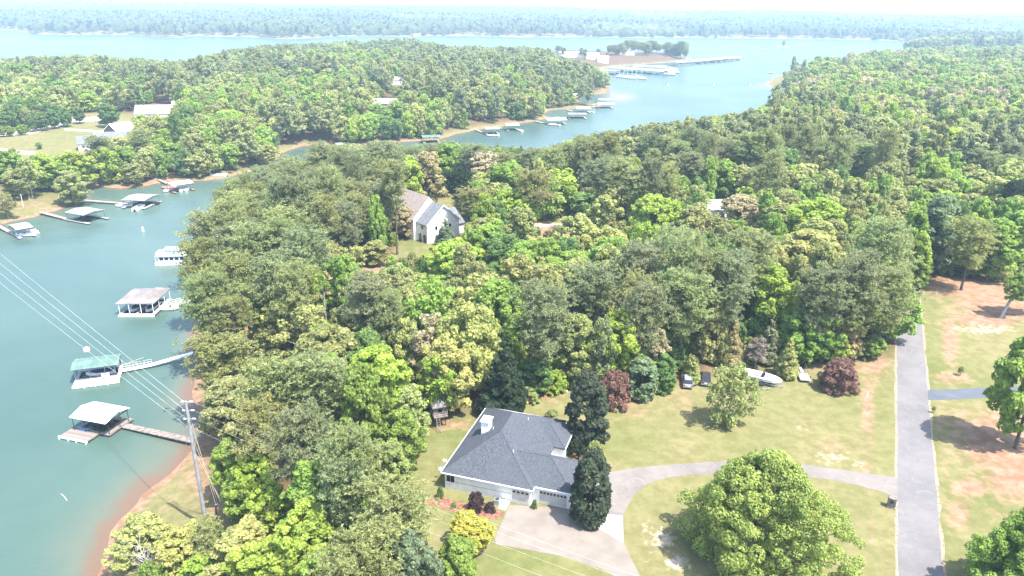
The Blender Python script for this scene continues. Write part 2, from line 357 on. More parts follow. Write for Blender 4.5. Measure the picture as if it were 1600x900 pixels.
def ground_mat():
    mt, t, b = new_mat("ground_cover"); co = GEOCO(t)
    n1 = NOISE(t, .06, co, 5, .6); n2 = NOISE(t, .55, co, 5, .65); n3 = NOISE(t, 3.5, co, 3, .7)
    gm = ATTR(t, "green").outputs[2]; cm = ATTR(t, "clay").outputs[2]; bm_ = ATTR(t, "bare").outputs[2]; wm = ATTR(t, "wood").outputs[2]
    dry = MIX(t, RAMP(t, n2, .3, .7), (.188, .178, .070), (.285, .25, .122))
    grn = MIX(t, RAMP(t, n2, .3, .7), (.135, .155, .045), (.20, .21, .08))
    g = MATH(t, 'ADD', MATH(t, 'ADD', MATH(t, 'MULTIPLY', gm, 1.05), .06), MATH(t, 'MULTIPLY', MATH(t, 'SUBTRACT', n1, .47), 2.1))
    g = MATH(t, 'ADD', g, MATH(t, 'MULTIPLY', MATH(t, 'SUBTRACT', n2, .5), .9), True)
    c = MIX(t, g, dry, grn)
    cl = MIX(t, RAMP(t, n2, .35, .7), (.28, .155, .095), (.40, .27, .18))
    cf = RAMP(t, MATH(t, 'ADD', MATH(t, 'ADD', cm, MATH(t, 'MULTIPLY', MATH(t, 'SUBTRACT', n2, .5), 1.4)), MATH(t, 'MULTIPLY', MATH(t, 'SUBTRACT', n3, .5), .6)), .25, .85)
    c = MIX(t, cf, c, cl)
    bf = RAMP(t, MATH(t, 'ADD', bm_, MATH(t, 'MULTIPLY', MATH(t, 'SUBTRACT', NOISE(t, 1.1, co, 6, .7), .5), 1.8)), .38, .95)
    c = MIX(t, MATH(t, 'MULTIPLY', bf, RAMP(t, bm_, .05, .3)), c, (.58, .49, .38))
    lit = MIX(t, RAMP(t, n2, .3, .7), (.11, .065, .04), (.21, .125, .075))
    lit = MIX(t, MATH(t, 'MULTIPLY', RAMP(t, n1, .45, .7), .6), lit, (.10, .12, .04))
    c = MIX(t, wm, c, lit)
    c = MIX(t, MATH(t, 'MULTIPLY', RAMP(t, n3, .35, .75), .28), c, MIX(t, .5, c, (.08, .07, .03)))
    tuft = RAMP(t, NOISE(t, 1.9, co, 6, .75), .56, .70)
    c = MIX(t, MATH(t, 'MULTIPLY', MATH(t, 'MULTIPLY', tuft, .42), MATH(t, 'SUBTRACT', 1.0, wm)), c, (.085, .115, .03))
    worn = RAMP(t, NOISE(t, .85, co, 5, .7, 1.2), .60, .74)
    c = MIX(t, MATH(t, 'MULTIPLY', MATH(t, 'MULTIPLY', worn, .38), MATH(t, 'SUBTRACT', 1.0, wm)), c, (.40, .31, .20))
    c = MIX(t, 1.0, c, (ALB,) * 3, 'MULTIPLY')
    t.links.new(c, b.inputs[0]); b.inputs["Roughness"].default_value = 1; b.inputs["Specular IOR Level"].default_value = .1
    bp = N(t, "ShaderNodeBump"); bp.inputs["Strength"].default_value = .5; bp.inputs["Distance"].default_value = .15
    t.links.new(n3, bp.inputs["Height"]); t.links.new(bp.outputs[0], b.inputs["Normal"])
    return mt
gme = mesh_np("ground", np.stack([GX, GY, GH], -1).reshape(-1, 3), quads(nr, nc), [ground_mat()], True)
point_attr(gme, "wood", wood); point_attr(gme, "clay", clay); point_attr(gme, "bare", bare); point_attr(gme, "green", green)
ground = tag(link("ground", gme), kind="structure", label="dry grass and red clay ground reaching to the horizon")

def water_mat():
    mt, t, b = new_mat("lake_water"); co = GEOCO(t)
    sh = ATTR(t, "shallow").outputs[2]
    n = NOISE(t, .11, co, 5, .6); s = MATH(t, 'ADD', sh, MATH(t, 'MULTIPLY', MATH(t, 'SUBTRACT', n, .5), MATH(t, 'MULTIPLY', sh, 1.5)), True)
    drift = RAMP(t, NOISE(t, .012, co, 4, .6, .6), .3, .7)
    deep = MIX(t, drift, (.076, .154, .136), (.116, .204, .178))
    c = MIX(t, RAMP(t, s, .02, .42), deep, (.15, .20, .16))
    c = MIX(t, RAMP(t, s, .34, .78), c, (.215, .155, .11))
    wf = ATTR(t, "muddy").outputs[2]; c = MIX(t, MATH(t, 'MULTIPLY', wf, .6), c, (.40, .27, .20))
    c = MIX(t, 1.0, c, (.60, .545, .505), 'MULTIPLY')
    t.nodes.remove(b); df = N(t, "ShaderNodeBsdfDiffuse"); gl = N(t, "ShaderNodeBsdfGlossy"); fr = N(t, "ShaderNodeFresnel"); ms = N(t, "ShaderNodeMixShader")
    t.links.new(c, df.inputs[0]); gl.inputs["Roughness"].default_value = .2; fr.inputs[0].default_value = 1.33
    t.links.new(MATH(t, 'MINIMUM', fr.outputs[0], .30), ms.inputs[0]); t.links.new(df.outputs[0], ms.inputs[1]); t.links.new(gl.outputs[0], ms.inputs[2])
    t.links.new(ms.outputs[0], t.nodes["Material Output"].inputs[0])
    mp = N(t, "ShaderNodeMapping"); mp.inputs["Scale"].default_value = (.8, 1.6, 1); t.links.new(co, mp.inputs[0])
    w1 = NOISE(t, .9, mp.outputs[0], 4, .6); w2 = NOISE(t, .18, mp.outputs[0], 3, .5)
    bp = N(t, "ShaderNodeBump"); bp.inputs["Strength"].default_value = .6; bp.inputs["Distance"].default_value = .15
    t.links.new(MATH(t, 'ADD', w1, MATH(t, 'MULTIPLY', w2, 1.5)), bp.inputs["Height"]); t.links.new(bp.outputs[0], gl.inputs["Normal"]); t.links.new(bp.outputs[0], df.inputs["Normal"])
    return mt
wk = GD < 12
wq = quads(nr, nc, wk)
wq = wq[(GY.ravel()[wq] < 6000).all(1) & (PWg.ravel()[wq] > -200).all(1)]
uq, inv = np.unique(wq, return_inverse=True)
wv = np.stack([GX, GY, np.zeros_like(GX)], -1).reshape(-1, 3)[uq]
wme = mesh_np("water", wv, inv.reshape(-1, 4), [water_mat()], True)
cove = np.exp(-((GX + 66) / 14) ** 2 - ((GY - 100) / 26) ** 2)
point_attr(wme, "shallow", np.exp(np.minimum(GD, 0) / (2.2 + 3.6 * cove)).ravel()[uq])
mc = un(975, 150)[:2]
point_attr(wme, "muddy", blobs([(968, 152, 22, 7, 1.0), (948, 145, 14, 5, .8), (1200, 133, 20, 4, .7)]).ravel()[uq])
tag(link("water", wme), kind="structure", label="blue green lake water with tan shallows")

def flat(name, poly_px, z, mt, label, th=.0):
    P = [un(x, y, z) for x, y in poly_px]
    mb = MB().prism([(p[0], p[1]) for p in P], z - .25, z)
    o = mb.build(name, mt); return tag(o, label, kind="structure")
GZ = 8.0
def asphalt(name, c1, c2):
    mt, t, b = new_mat(name); co = GEOCO(t)
    c = MIX(t, RAMP(t, NOISE(t, .18, co, 6, .65), .3, .7), c1, c2)
    c = MIX(t, MATH(t, 'MULTIPLY', RAMP(t, NOISE(t, 1.4, co, 5, .7), .55, .75), .35), c, tuple(k * .7 for k in c1))
    c = MIX(t, MATH(t, 'MULTIPLY', RAMP(t, NOISE(t, .35, co, 2, .5, 2.5), .62, .66), .3), c, tuple(k * 1.25 for k in c2))
    tr_ = NOISE(t, .9, co, 3, .6, 3.5)
    c = MIX(t, MATH(t, 'MULTIPLY', RAMP(t, tr_, .60, .63), .22), c, tuple(k * .55 for k in c1))
    c = MIX(t, 1.0, c, (ALB,) * 3, 'MULTIPLY')
    t.links.new(c, b.inputs[0]); b.inputs["Roughness"].default_value = .92; b.inputs["Specular IOR Level"].default_value = .2
    return mt
road_m = asphalt("worn_asphalt", (.180, .169, .168), (.228, .214, .212)); drive_m = asphalt("worn_drive_asphalt", (.195, .175, .158), (.275, .245, .22)); blue_m = asphalt("new_asphalt", (.11, .125, .15), (.14, .155, .18))
def ribbon(name, L, Rr, z, mt, label, jit=.12):
    """a sheet between two edges, its rim slightly ragged"""
    n = 90
    def res(P):
        P = np.array(P); d = np.r_[0, np.cumsum(np.hypot(*np.diff(P, axis=0).T))]; s = np.linspace(0, d[-1], n)
        return np.stack([np.interp(s, d, P[:, 0]), np.interp(s, d, P[:, 1])], 1) + rng.normal(0, jit, (n, 2)) * .6
    a, b = res(L), res(Rr); V = []; F = []
    for i in range(n): V += [(*a[i], z), (*b[i], z)]
    for i in range(n - 1): F.append((2 * i, 2 * i + 1, 2 * i + 3, 2 * i + 2))
    o = MB().add(V, F).build(name, mt); return tag(o, label, kind="structure")
gravel = mat("gravel_verge", (.42, .31, .22), 1, .25, 2.0)
ribbon("road_verge", [tuple(np.array(p) - rn * .35) for p in ledge], [tuple(np.array(p) + rn * .35) for p in redge], GZ + .012, gravel, "thin gravel edge along the lane", .2)
ribbon("road", ledge, redge, GZ + .024, road_m, "pale grey asphalt lane", .1)
def up8(pts, z=GZ): return upoly(pts, z)
ribbon("driveway", up8([(908, 800), (930, 760), (950, 738), (1000, 730), (1060, 725), (1130, 720.5), (1190, 721), (1250, 725), (1300, 732), (1350, 739), (1402, 746)]),
       up8([(974, 840), (973, 810), (978, 795), (990, 775), (1010, 757), (1040, 747), (1080, 742), (1130, 740), (1190, 741), (1250, 745), (1290, 748), (1340, 758), (1376, 768), (1404, 780)]), GZ + .018, drive_m, "curving grey asphalt driveway loop", .06)
flat("concrete_apron", [(796, 789), (900, 795), (918, 815), (975, 848), (985, 870), (1003, 905), (1075, 1000), (1010, 1000), (970, 906), (940, 889), (880, 869), (775, 850), (773, 842), (777, 832)], GZ + .030, concrete, "pale concrete apron before the garage doors")
flat("concrete_patch", [(916, 815), (945, 803), (973, 806), (974, 848)], GZ + .036, new_concrete, "bright new concrete patch beside the apron")
ribbon("side_driveway", up8([(1439, 609), (1480, 609), (1534, 606), (1760, 596)]), up8([(1441, 626), (1470, 625), (1534, 622), (1760, 618)]), GZ + .018, blue_m, "dark new asphalt side driveway", .06)
flat("mulch_bed", [(668, 781), (690, 776), (790, 800), (778, 812), (740, 807), (690, 795), (668, 788)], GZ + .02, mulch, "red mulch bed along the white wall")
flat("entry_bed", [(880, 700), (900, 690), (936, 705), (940, 735), (905, 725)], GZ + .02, mulch, "red mulch bed by the front entry")
pale_dirt = mat("pale_gravel_lane", (.55, .47, .38), 1, .1, .6)
def draped(name, L, Rr, mt, label, dz=.06):
    n = 40
    def res(P):
        P = np.array([ground_at(*p)[:2] for p in P]); d = np.r_[0, np.cumsum(np.hypot(*np.diff(P, axis=0).T))]; s = np.linspace(0, d[-1], n)
        return np.stack([np.interp(s, d, P[:, 0]), np.interp(s, d, P[:, 1])], 1)
    a, b = res(L), res(Rr); V = []; F = []; k = 4
    for i in range(n):
        for j in range(k + 1):
            q = a[i] * (1 - j / k) + b[i] * j / k; V.append((*q, gz(*q) + dz))
    for i in range(n - 1):
        for j in range(k): F.append((i * (k + 1) + j, i * (k + 1) + j + 1, (i + 1) * (k + 1) + j + 1, (i + 1) * (k + 1) + j))
    return tag(MB().add(V, F).build(name, mt), label, kind="structure")
draped("gravel_lane", [(-20, 207), (40, 206), (75, 196), (105, 188), (135, 184), (165, 180)], [(-20, 214), (45, 211), (80, 201), (110, 193), (140, 190), (172, 186)], pale_dirt, "pale gravel lane behind the row of small trees")
draped("field_lane", [(100, 201), (140, 203), (175, 206)], [(100, 204), (140, 206), (175, 210)], pale_dirt, "pale lane across the far field", .08)
draped("bank_lane", [(-20, 230), (20, 234), (56, 238)], [(-20, 236), (20, 240), (56, 243)], pale_dirt, "pale lane end by the leafy bank", .1)
# where roofs and lanes show through the woods: (x, y, rx, ry) in the photograph, at ground level
HOLES = [(245, 182, 34, 22), (158, 170, 14, 12), (190, 215, 40, 22), (155, 228, 30, 14), (602, 172, 26, 14), (624, 134, 20, 12), (1130, 338, 34, 26), (690, 225, 26, 10), (930, 92, 60, 12), (1205, 330, 20, 14)]
# openings in the wood that keep what stands behind them in view: x from, x to, lowest tree top, nearest base
WINDOWS = [(640, 738, 374, 384), (552, 690, 424, 428), (820, 985, 368, 374), (396, 432, 540, 548), (1404, 1430, 286, 296), (640, 712, 640, 664), (1100, 1150, 336, 345), (212, 274, 178, 186), (172, 206, 210, 216), (128, 172, 230, 234), (588, 616, 170, 173), (614, 634, 132, 135)]
# ------------------------------------------------------------------ trees
def unit(a): return a / (np.linalg.norm(a, axis=-1, keepdims=True) + 1e-9)
def leaves(cent, nrm, size, elong, g, quad=True):
    n = len(cent); t = unit(np.cross(nrm, g.normal(size=(n, 3)))); b = np.cross(nrm, t)
    s = size * g.uniform(.65, 1.35, (n, 1))
    V = np.stack([cent + t * s * elong, cent + b * s + nrm * s * .25, cent - t * s * elong, cent - b * s + nrm * s * .25], 1).reshape(-1, 3)
    return V, np.arange(4 * n).reshape(-1, 4)
def crown_points(cl, cr, per, g, up=.35, inner=.55):
    """leaf positions on clumps: mostly on the outer, upper shell of each clump"""
    C = []; Nn = []
    for c, r in zip(cl, cr):
        k = max(6, int(per * r * r)); d = unit(g.normal(size=(k, 3)) + [0, 0, up]); rr = g.uniform(inner, 1.0, (k, 1)) ** .6 * r
        C.append(c + d * rr * [1, 1, .85]); Nn.append(unit(d * .8 + g.normal(size=(k, 3)) * .55 + [0, 0, .45]))
    return np.concatenate(C), np.concatenate(Nn)
def envelope(kind, t):
    if kind == 'pine': return np.where(t < .35, .45 + 1.45 * t, np.sqrt(np.clip(1 - ((t - .35) / .68) ** 2, 0, 1)) ) * .98
    if kind == 'round': return np.sqrt(np.clip(1 - ((t - .46) / .56) ** 2, 0.02, 1))
    if kind == 'oval': return np.sqrt(np.clip(1 - ((t - .40) / .62) ** 2, 0.02, 1)) * (1 - .15 * t)
    if kind == 'cone': return np.clip(1 - t, .03, 1) ** .8 * np.where(t < .1, .7 + 3 * t, 1)
    if kind == 'dome': return (1 - np.clip(t, 0, 1) ** 1.5) ** .62 * np.where(t < .12, .8 + 1.67 * t, 1)
    if kind == 'egg': return np.sqrt(np.clip(1 - ((t - .36) / .66) ** 2, 0.02, 1)) * (1 - .1 * t)
    return np.sqrt(np.clip(1 - ((t - .25) / .77) ** 2, 0, 1))           # mound
def make_crown(kind, H, R, z0, ncl, crad, per, lsize, elong, seed, lobes=.18, shell=.5, needles=False):
    g = np.random.default_rng(seed)
    t = g.uniform(.02, .97, ncl) if kind != 'cone' else 1 - np.sqrt(g.uniform(0.002, 1, ncl))
    a = np.arange(ncl) * 2.39996 + g.uniform(-.5, .5, ncl)
    ph = g.uniform(0, 6.28, 4)
    rr = R * envelope(kind, t) * (1 + lobes * np.sin(2 * a + ph[0]) + lobes * .8 * np.sin(3 * a + ph[1] + 4 * t)) * np.sqrt(g.uniform(shell ** 2, 1, ncl))
    cr = crad * g.uniform(.7, 1.25, ncl) * (1 if kind != 'cone' else (1.15 - .75 * t))
    rr = np.maximum(rr - cr * .45, 0)
    z = z0 + t * (H - z0) - cr * .5 * (t > .8)
    cl = np.stack([rr * np.cos(a), rr * np.sin(a), z], 1)
    C, Nn = crown_points(cl, cr, per, g)
    V, F = leaves(C, Nn, lsize, elong, g)
    return V, F, cl
def make_pine(H, R, z0, nbr, seed):
    """whorled limbs that carry tufts of needles, each tuft a small burst of thin blades"""
    g = np.random.default_rng(seed); T_ = []; ends = []
    t = np.sort(g.uniform(.0, .97, nbr)); a = np.arange(nbr) * 2.39996 + g.uniform(-.6, .6, nbr); ph = g.uniform(0, 6.28, 2)
    L = R * envelope('pine', t) * (1 + .22 * np.sin(2 * a + ph[0]) + .15 * np.sin(3 * a + ph[1])) * g.uniform(.72, 1.08, nbr)
    for k in range(nbr):
        base = np.array([0, 0, z0 + (H - z0) * t[k] * .96]); d = np.array([math.cos(a[k]), math.sin(a[k]), .25 + .5 * t[k]]); e = base + d * L[k]; ends.append(e)
        n = int(6 + 7.5 * L[k]); f = g.uniform(.35, 1.05, n)
        w = .38 + .22 * L[k] * f
        T_.append(base + d * L[k] * f[:, None] + g.normal(0, 1, (n, 3)) * w[:, None] * [.62, .62, .34])
    T_ = np.concatenate(T_ + [np.array([[0, 0, H - .2]]) + g.normal(0, .35, (8, 3))]); nt_ = len(T_); m = 11
    d = unit(g.normal(size=(nt_, m, 3)) + [0, 0, .55]); r = g.uniform(.30, .58, (nt_, m, 1))
    c = (T_[:, None] + d * r * .55).reshape(-1, 3); d2 = d.reshape(-1, 3); s = unit(np.cross(d2, g.normal(size=d2.shape))); hl = (r * .62).reshape(-1, 1); wd_ = .085
    V = np.stack([c - d2 * hl, c + s * wd_, c + d2 * hl, c - s * wd_], 1).reshape(-1, 3)
    return V, np.arange(len(V)).reshape(-1, 4), np.array(ends)
def make_trunk(H, r0, z_top, cl, limbs, seed, lean=.02):
    g = np.random.default_rng(seed); mb = MB()
    bend = g.normal(0, lean * H, 2)
    pts = [(bend[0] * (k / 6) ** 2, bend[1] * (k / 6) ** 2, -0.6 + (z_top + .6) * k / 6) for k in range(7)]
    mb.tube(pts, [r0 * (1.25 if k == 0 else 1 - .8 * k / 6) for k in range(7)], 7)
    idx = g.permutation(len(cl))[:limbs]
    for i in idx:
        c = cl[i]; zb = min(max(c[2] - np.hypot(c[0], c[1]) * g.uniform(.35, .8), z_top * .3), z_top * .92); f = (zb + .6) / (z_top + .6)
        p0 = np.array([bend[0] * f * f, bend[1] * f * f, zb]); mid = p0 * .45 + c * .55 + [0, 0, -.25]
        mb.tube([p0, mid, c], [r0 * .38, r0 * .2, r0 * .06], 4)
    return mb
PROTO = {}
def add_proto(key, kind, H, R, z0, ncl, crad, per, lsize, elong, trunk_r, limbs, n, bk, **kw):
    for i in range(n):
        sd = 1000 + 37 * len(PROTO) + i
        if kw.get('needles'): V, F, cl = make_pine(H, R, z0, ncl, sd)
        else: V, F, cl = make_crown(kind, H, R, z0, ncl, crad, per, lsize, elong, sd, **kw)
        me = mesh_np(key + "_crown", V, F, [foliage])
        tb = make_trunk(H, trunk_r, z0 + (H - z0) * .8, cl, limbs, sd + 5).build("trunk", bk)
        tm = tb.data; bpy.data.objects.remove(tb)
        PROTO.setdefault(key, []).append((me, tm, H, R))
#           key      env     H   R   z0  clumps crad per leaf elong
add_proto('pine',   'pine', 24, 4.6, 8.0, 64, 0, 0, 0, 0, .30, 40, 5, bark, needles=True)
add_proto('tallpine', 'pine', 26, 4.0, 13.0, 46, 0, 0, 0, 0, .30, 30, 3, bark, needles=True)
add_proto('broad',  'round', 15, 5.0, 2.2, 130, .95, 120, .215, 1.2, .28, 14, 7, bark, lobes=.24)
add_proto('oval',   'oval', 18, 3.9, 2.0, 125, .9, 120, .215, 1.2, .24, 12, 5, bark, lobes=.22)
add_proto('loose',  'round', 16, 4.6, 4.0, 90, .85, 58, .22, 1.2, .24, 30, 4, pale_bark, lobes=.22, shell=.3)
add_proto('cedar',  'cone', 14, 4.0, .6, 150, .85, 80, .21, 1.5, .22, 8, 3, bark, lobes=.1, shell=.65)
add_proto('magnolia', 'egg', 11, 3.1, .3, 120, .72, 120, .2, 1.3, .2, 6, 2, bark, lobes=.06, shell=.75)
add_proto('mound',  'mound', 5, 3.0, .1, 110, .5, 190, .13, 1.4, .12, 8, 3, bark, lobes=.12, shell=.6)
add_proto('grand',  'dome', 17, 10.5, .8, 620, .95, 165, .125, 1.25, .5, 80, 2, bark, lobes=.25, shell=.4)
add_proto('lawn',   'round', 10, 4.6, .8, 150, .7, 75, .15, 1.4, .16, 40, 1, pale_bark, lobes=.16, shell=.3)
# low ones for the woods far off
add_proto('farpine', 'pine', 22, 4.6, 7, 60, 1.15, 22, .36, 1.9, .3, 0, 6, bark, lobes=.3, shell=.2)
add_proto('farbroad', 'round', 15, 5.4, 1.5, 80, 1.25, 24, .38, 1.2, .3, 0, 9, bark, lobes=.34, shell=.3)

TINT = {  # leaf colours
 'g': (.305, .340, .128), 'G': (.265, .300, .138), 'n': (.300, .395, .070), 'o': (.275, .320, .085), 'k': (.048, .074, .037), 'v': (.245, .360, .060), 'V': (.125, .245, .045),
 'l': (.325, .425, .055), 'y': (.375, .430, .105), 't': (.420, .385, .190), 'p': (.310, .380, .095), 'r': (.235, .125, .095), 'u': (.10, .060, .064), 'Y': (.46, .41, .05), 'b': (.25, .21, .18), 'e': (.165, .250, .105), 'w': (.395, .350, .130), 'm': (.080, .106, .058)}
TWORD = {'n': 'fresh green', 'g': 'olive green', 'G': 'grey green', 'o': 'dull olive', 'k': 'very dark green', 'v': 'fresh green', 'V': 'deep green', 'l': 'bright lime green', 'y': 'pale yellow green', 't': 'cream tan', 'p': 'soft pale green', 'r': 'brownish red', 'u': 'purple', 'Y': 'golden yellow', 'b': 'dead brown', 'e': 'bluish green', 'w': 'golden tan', 'm': 'glossy dark green'}
for _k in 'Vyptoewn': TINT[_k] = tuple((.86 * a + .14 * b) * c for a, b, c in zip(TINT[_k], (.245, .310, .090), (1.12, 1.0, 1.25)))
KIND = {'pine': ('pine_tree', 'pine tree', 'pine'), 'tallpine': ('pine_tree', 'pine tree', 'bare-stemmed pine'), 'broad': ('broadleaf_tree', 'tree', 'round tree'), 'oval': ('broadleaf_tree', 'tree', 'upright tree'),
        'loose': ('broadleaf_tree', 'tree', 'open-crowned tree'), 'cedar': ('conical_evergreen', 'evergreen tree', 'cone-shaped evergreen'), 'magnolia': ('evergreen_tree', 'evergreen tree', 'dense egg-shaped evergreen'),
        'mound': ('shrub', 'shrub', 'rounded shrub'), 'grand': ('broadleaf_tree', 'tree', 'broad spreading tree'), 'lawn': ('broadleaf_tree', 'tree', 'thin-leaved tree')}
placed = []          # x, y, radius
n_made = {}
def jit(c, s=.12):
    k = random.uniform(1 - s, 1 + s); return tuple(max(.01, v * k * random.uniform(.95, 1.05)) for v in c)
def make_tree(key, tint, X, Y, Z, H, Wd, label, group=None, var=None):
    fam = PROTO[key]; cm, tm, H0, R0 = fam[random.randrange(len(fam)) if var is None else var % len(fam)]
    nm, cat, _ = KIND[key]
    r = thing(nm, label, cat, (X, Y, Z), random.uniform(0, 6.28), group)
    sx = Wd / (2 * R0); r.scale = (sx, sx * random.uniform(.94, 1.06), H / H0)
    t = link("trunk", tm, r); c = link("crown", cm, r); c["tint"] = tint
    placed.append((X, Y, Wd / 2)); n_made[nm] = n_made.get(nm, 0) + 1
    return r
DEFH = {'pine': 23, 'tallpine': 26, 'broad': 14, 'oval': 17, 'loose': 15, 'cedar': 13, 'magnolia': 10, 'mound': 4, 'grand': 16, 'lawn': 10}
WOODS_W = upoly(WOODS, 8)
def T(key, tc, x, ytop, w, place, H=None, base=None, word=None, group=None):
    H = H or DEFH[key]
    if base is not None:
        X, Y, Z = ground_at(x, base)
        v = np.array([X, Y, Z]); h = H                      # height from the top edge seen in the photograph
        lo, hi = .5, 40.
        for _ in range(30):
            h = (lo + hi) / 2
            if pr([[X, Y, Z + h]])[1][0] > ytop: lo = h
            else: hi = h
        H = h
    else:
        z = 8.0
        for _ in range(5):
            q = un(x, ytop, z + H); d, hh = land(np.array([q[0]]), np.array([q[1]])); z = float(max(hh[0], 0.3))
        X, Y, Z = q[0], q[1], z
        while 660 < x < 1450 and 330 < ytop < 600 and H > 5 and not inpoly(WOODS_W, np.array([X]), np.array([Y]))[0]:     # stand inside the wood, not on the lawn or lane
            H -= .5
            for _ in range(3):
                q = un(x, ytop, z + H); z = gz(q[0], q[1])
            X, Y, Z = q[0], q[1], z
    Wd = w / (FPX / pr([[X, Y, Z + H / 2]])[2][0])
    if key not in ('mound', 'grand', 'lawn'): Wd = min(Wd, H * (.62 if key in ('pine', 'tallpine') else .95))
    lab = (word or (TWORD[tc] + " " + KIND[key][2])) + " " + place
    return make_tree(key, jit(TINT[tc], .06), X, Y, Z, H, Wd, lab, group)
P_, TP, B_, O_, L_, C_, M_, S_ = 'pine', 'tallpine', 'broad', 'oval', 'loose', 'cedar', 'magnolia', 'mound'
# the largest and nearest, one by one
T('grand', 'n', 1216, 706, 250, "in the lawn inside the driveway loop", H=17, word="huge bright spreading broadleaf tree")
T('grand', 'v', 1645, 792, 215, "at the lower corner by the lane", H=13, word="dark leafy spreading tree")
T('broad', 'v', 1586, 508, 108, "beside the new asphalt side driveway", base=700, word="fresh green round tree with bare trunk")
T('lawn', 'o', 1137, 568, 76, "alone on the lawn before the parked vehicles", base=664, word="thin olive tree")
T(M_, 'm', 915, 580, 68, "behind the entry of the grey-roofed house", base=694)
T(M_, 'm', 920, 704, 64, "at the corner of the garage beside the new concrete", base=815)
T(S_, 'r', 958, 580, 58, "beside the evergreen behind the house", base=634)
T(S_, 'r', 1308, 561, 66, "beside the flat trailer on the lawn", base=607)
T(M_, 'e', 1000, 558, 56, "behind the dark red shrub near the SUV", base=618, word="dense dull green holly bush")
T(M_, 'V', 1036, 553, 38, "just beside the silver SUV", base=612, word="deep green upright holly bush")
T(S_, 'k', 900, 687, 30, "low by the house entry", base=712)
T(S_, 'p', 930, 690, 28, "low on the mulch by the entry", base=712)
T(S_, 'u', 744, 769, 27, "in the mulch bed against the white wall", base=798)
T(S_, 'u', 766, 785, 17, "smaller, by the steps before the garage", base=799)
T(S_, 'V', 835, 781, 10, "clipped small between the two garage doors", base=794)
T(S_, 'v', 709, 785, 9, "tiny in the mulch bed", base=793)
T(S_, 'V', 688, 760, 12, "at the far corner of the white wall", base=779)
T(S_, 'o', 862, 640, 22, "low behind the roof by the lawn edge", base=655)
T(B_, 'Y', 735, 806, 66, "on the lawn before the white wall", base=862, word="golden yellow round small tree")
T(B_, 'v', 716, 842, 74, "in front of the golden yellow tree", H=9)
T(P_, 'g', 613, 764, 128, "in the near corner grove", H=15, word="broad olive green pine")
T(P_, 'o', 552, 832, 115, "low at the picture's bottom edge", H=14)
T(B_, 'e', 636, 832, 92, "between two near pines", H=12)
T(O_, 'v', 482, 720, 80, "beside the red dirt track", H=13)
T(O_, 'v', 570, 753, 62, "behind the broad olive pine", H=11)
T(B_, 'l', 476, 792, 100, "above the near grove's bright thicket", H=10)
T(B_, 'l', 420, 842, 105, "filling the near thicket", H=8)
T(B_, 'y', 372, 828, 95, "near the pole's foot in the thicket", H=8)
T(P_, 'g', 322, 814, 52, "young, at the foot of the power pole", H=9)
T(B_, 'y', 276, 826, 74, "in the shore thicket", H=7)
T(B_, 'y', 222, 805, 88, "nearest the red shallows", H=7, word="yellow green waterside bush tree")
T(L_, 'y', 188, 848, 50, "at the water's edge by dead branches", H=5)
T(B_, 'l', 322, 862, 80, "at the bottom edge of the shore thicket", H=6)
T(B_, 'v', 500, 862, 70, "in front of the bright thicket", H=8)
T(B_, 'l', 455, 838, 60, "between thicket and near pine", H=8)
T(B_, 'v', 352, 690, 64, "beside the power pole wires on the bank", H=10)
T(B_, 'l', 392, 704, 72, "beside the dirt track on the bank", H=11)
T(B_, 'v', 372, 742, 70, "low beside the grass by the pole", H=8)
T(B_, 'l', 418, 756, 66, "in the gap below the dirt track", H=8)
T(P_, 'o', 342, 528, 98, "rounded, hanging over the green-roofed dock's gangway", H=17)
T(B_, 'g', 355, 590, 92, "on the bank behind the power pole", H=13)
T(P_, 'g', 425, 565, 92, "on the bank above the dirt track", H=20)
T(P_, 'g', 496, 560, 100, "in front of the big lime tree", H=19)
T(P_, 'o', 400, 628, 84, "over the dirt track", H=17)
T(P_, 'G', 470, 640, 90, "low over the track's far side", H=18)
T(P_, 'g', 548, 668, 80, "dark, between lime tree and near lawn", H=18)
T(P_, 'G', 528, 700, 84, "shading the lawn's edge", H=16)
T('broad', 'l', 588, 542, 116, "in the middle of the wood before the treehouse", H=16, word="big rounded lime green tree")
T(O_, 'p', 640, 600, 56, "at the lawn edge before the treehouse", H=13)
T(B_, 'v', 622, 640, 66, "at the lawn's corner below the treehouse", H=11)
T(B_, 'p', 612, 690, 54, "at the foot of the dark pine by the lawn", H=8)
T(B_, 'V', 572, 515, 76, "behind the big lime tree", H=14)
T(L_, 'l', 682, 556, 62, "hanging over the treehouse roof", H=13)
T(C_, 'k', 787, 523, 84, "just behind the house roof", base=644)
T(B_, 'y', 732, 474, 92, "tall behind the dark cone evergreen", H=18, word="large pale yellow oak")
T(B_, 'y', 700, 530, 76, "below the large pale oak", H=14)
T(L_, 't', 672, 490, 70, "beside the large pale oak", H=15)
T(B_, 'y', 632, 496, 56, "beside the tan open tree", H=14)
T(B_, 'v', 780, 436, 84, "behind the large pale oak", H=17)
T(B_, 'l', 715, 372, 78, "before the white country house", H=13)
T(B_, 'V', 784, 364, 80, "beside the lime tree near the country house", H=14)
T(B_, 'l', 814, 408, 62, "between deep green tree and the wood", H=13)
T(P_, 'G', 852, 448, 92, "tall behind the house's back lawn", H=22)
T(O_, 'o', 908, 490, 62, "at the wood's edge behind the evergreen", H=15)
T(L_, 'G', 944, 496, 50, "beside the glowing lime tree", H=15)
T('broad', 'l', 974, 484, 86, "at the lawn's far edge by the holly bushes", H=15, word="glowing lime green domed tree")
T(S_, 'l', 868, 580, 42, "under the trees by the back lawn", base=612)
T(S_, 'p', 826, 606, 36, "by the back lawn's corner", base=626)
T(B_, 'V', 838, 560, 52, "under the tall grey green pine", H=8)
T(P_, 'g', 1074, 424, 84, "straight behind the parked SUV", H=20)
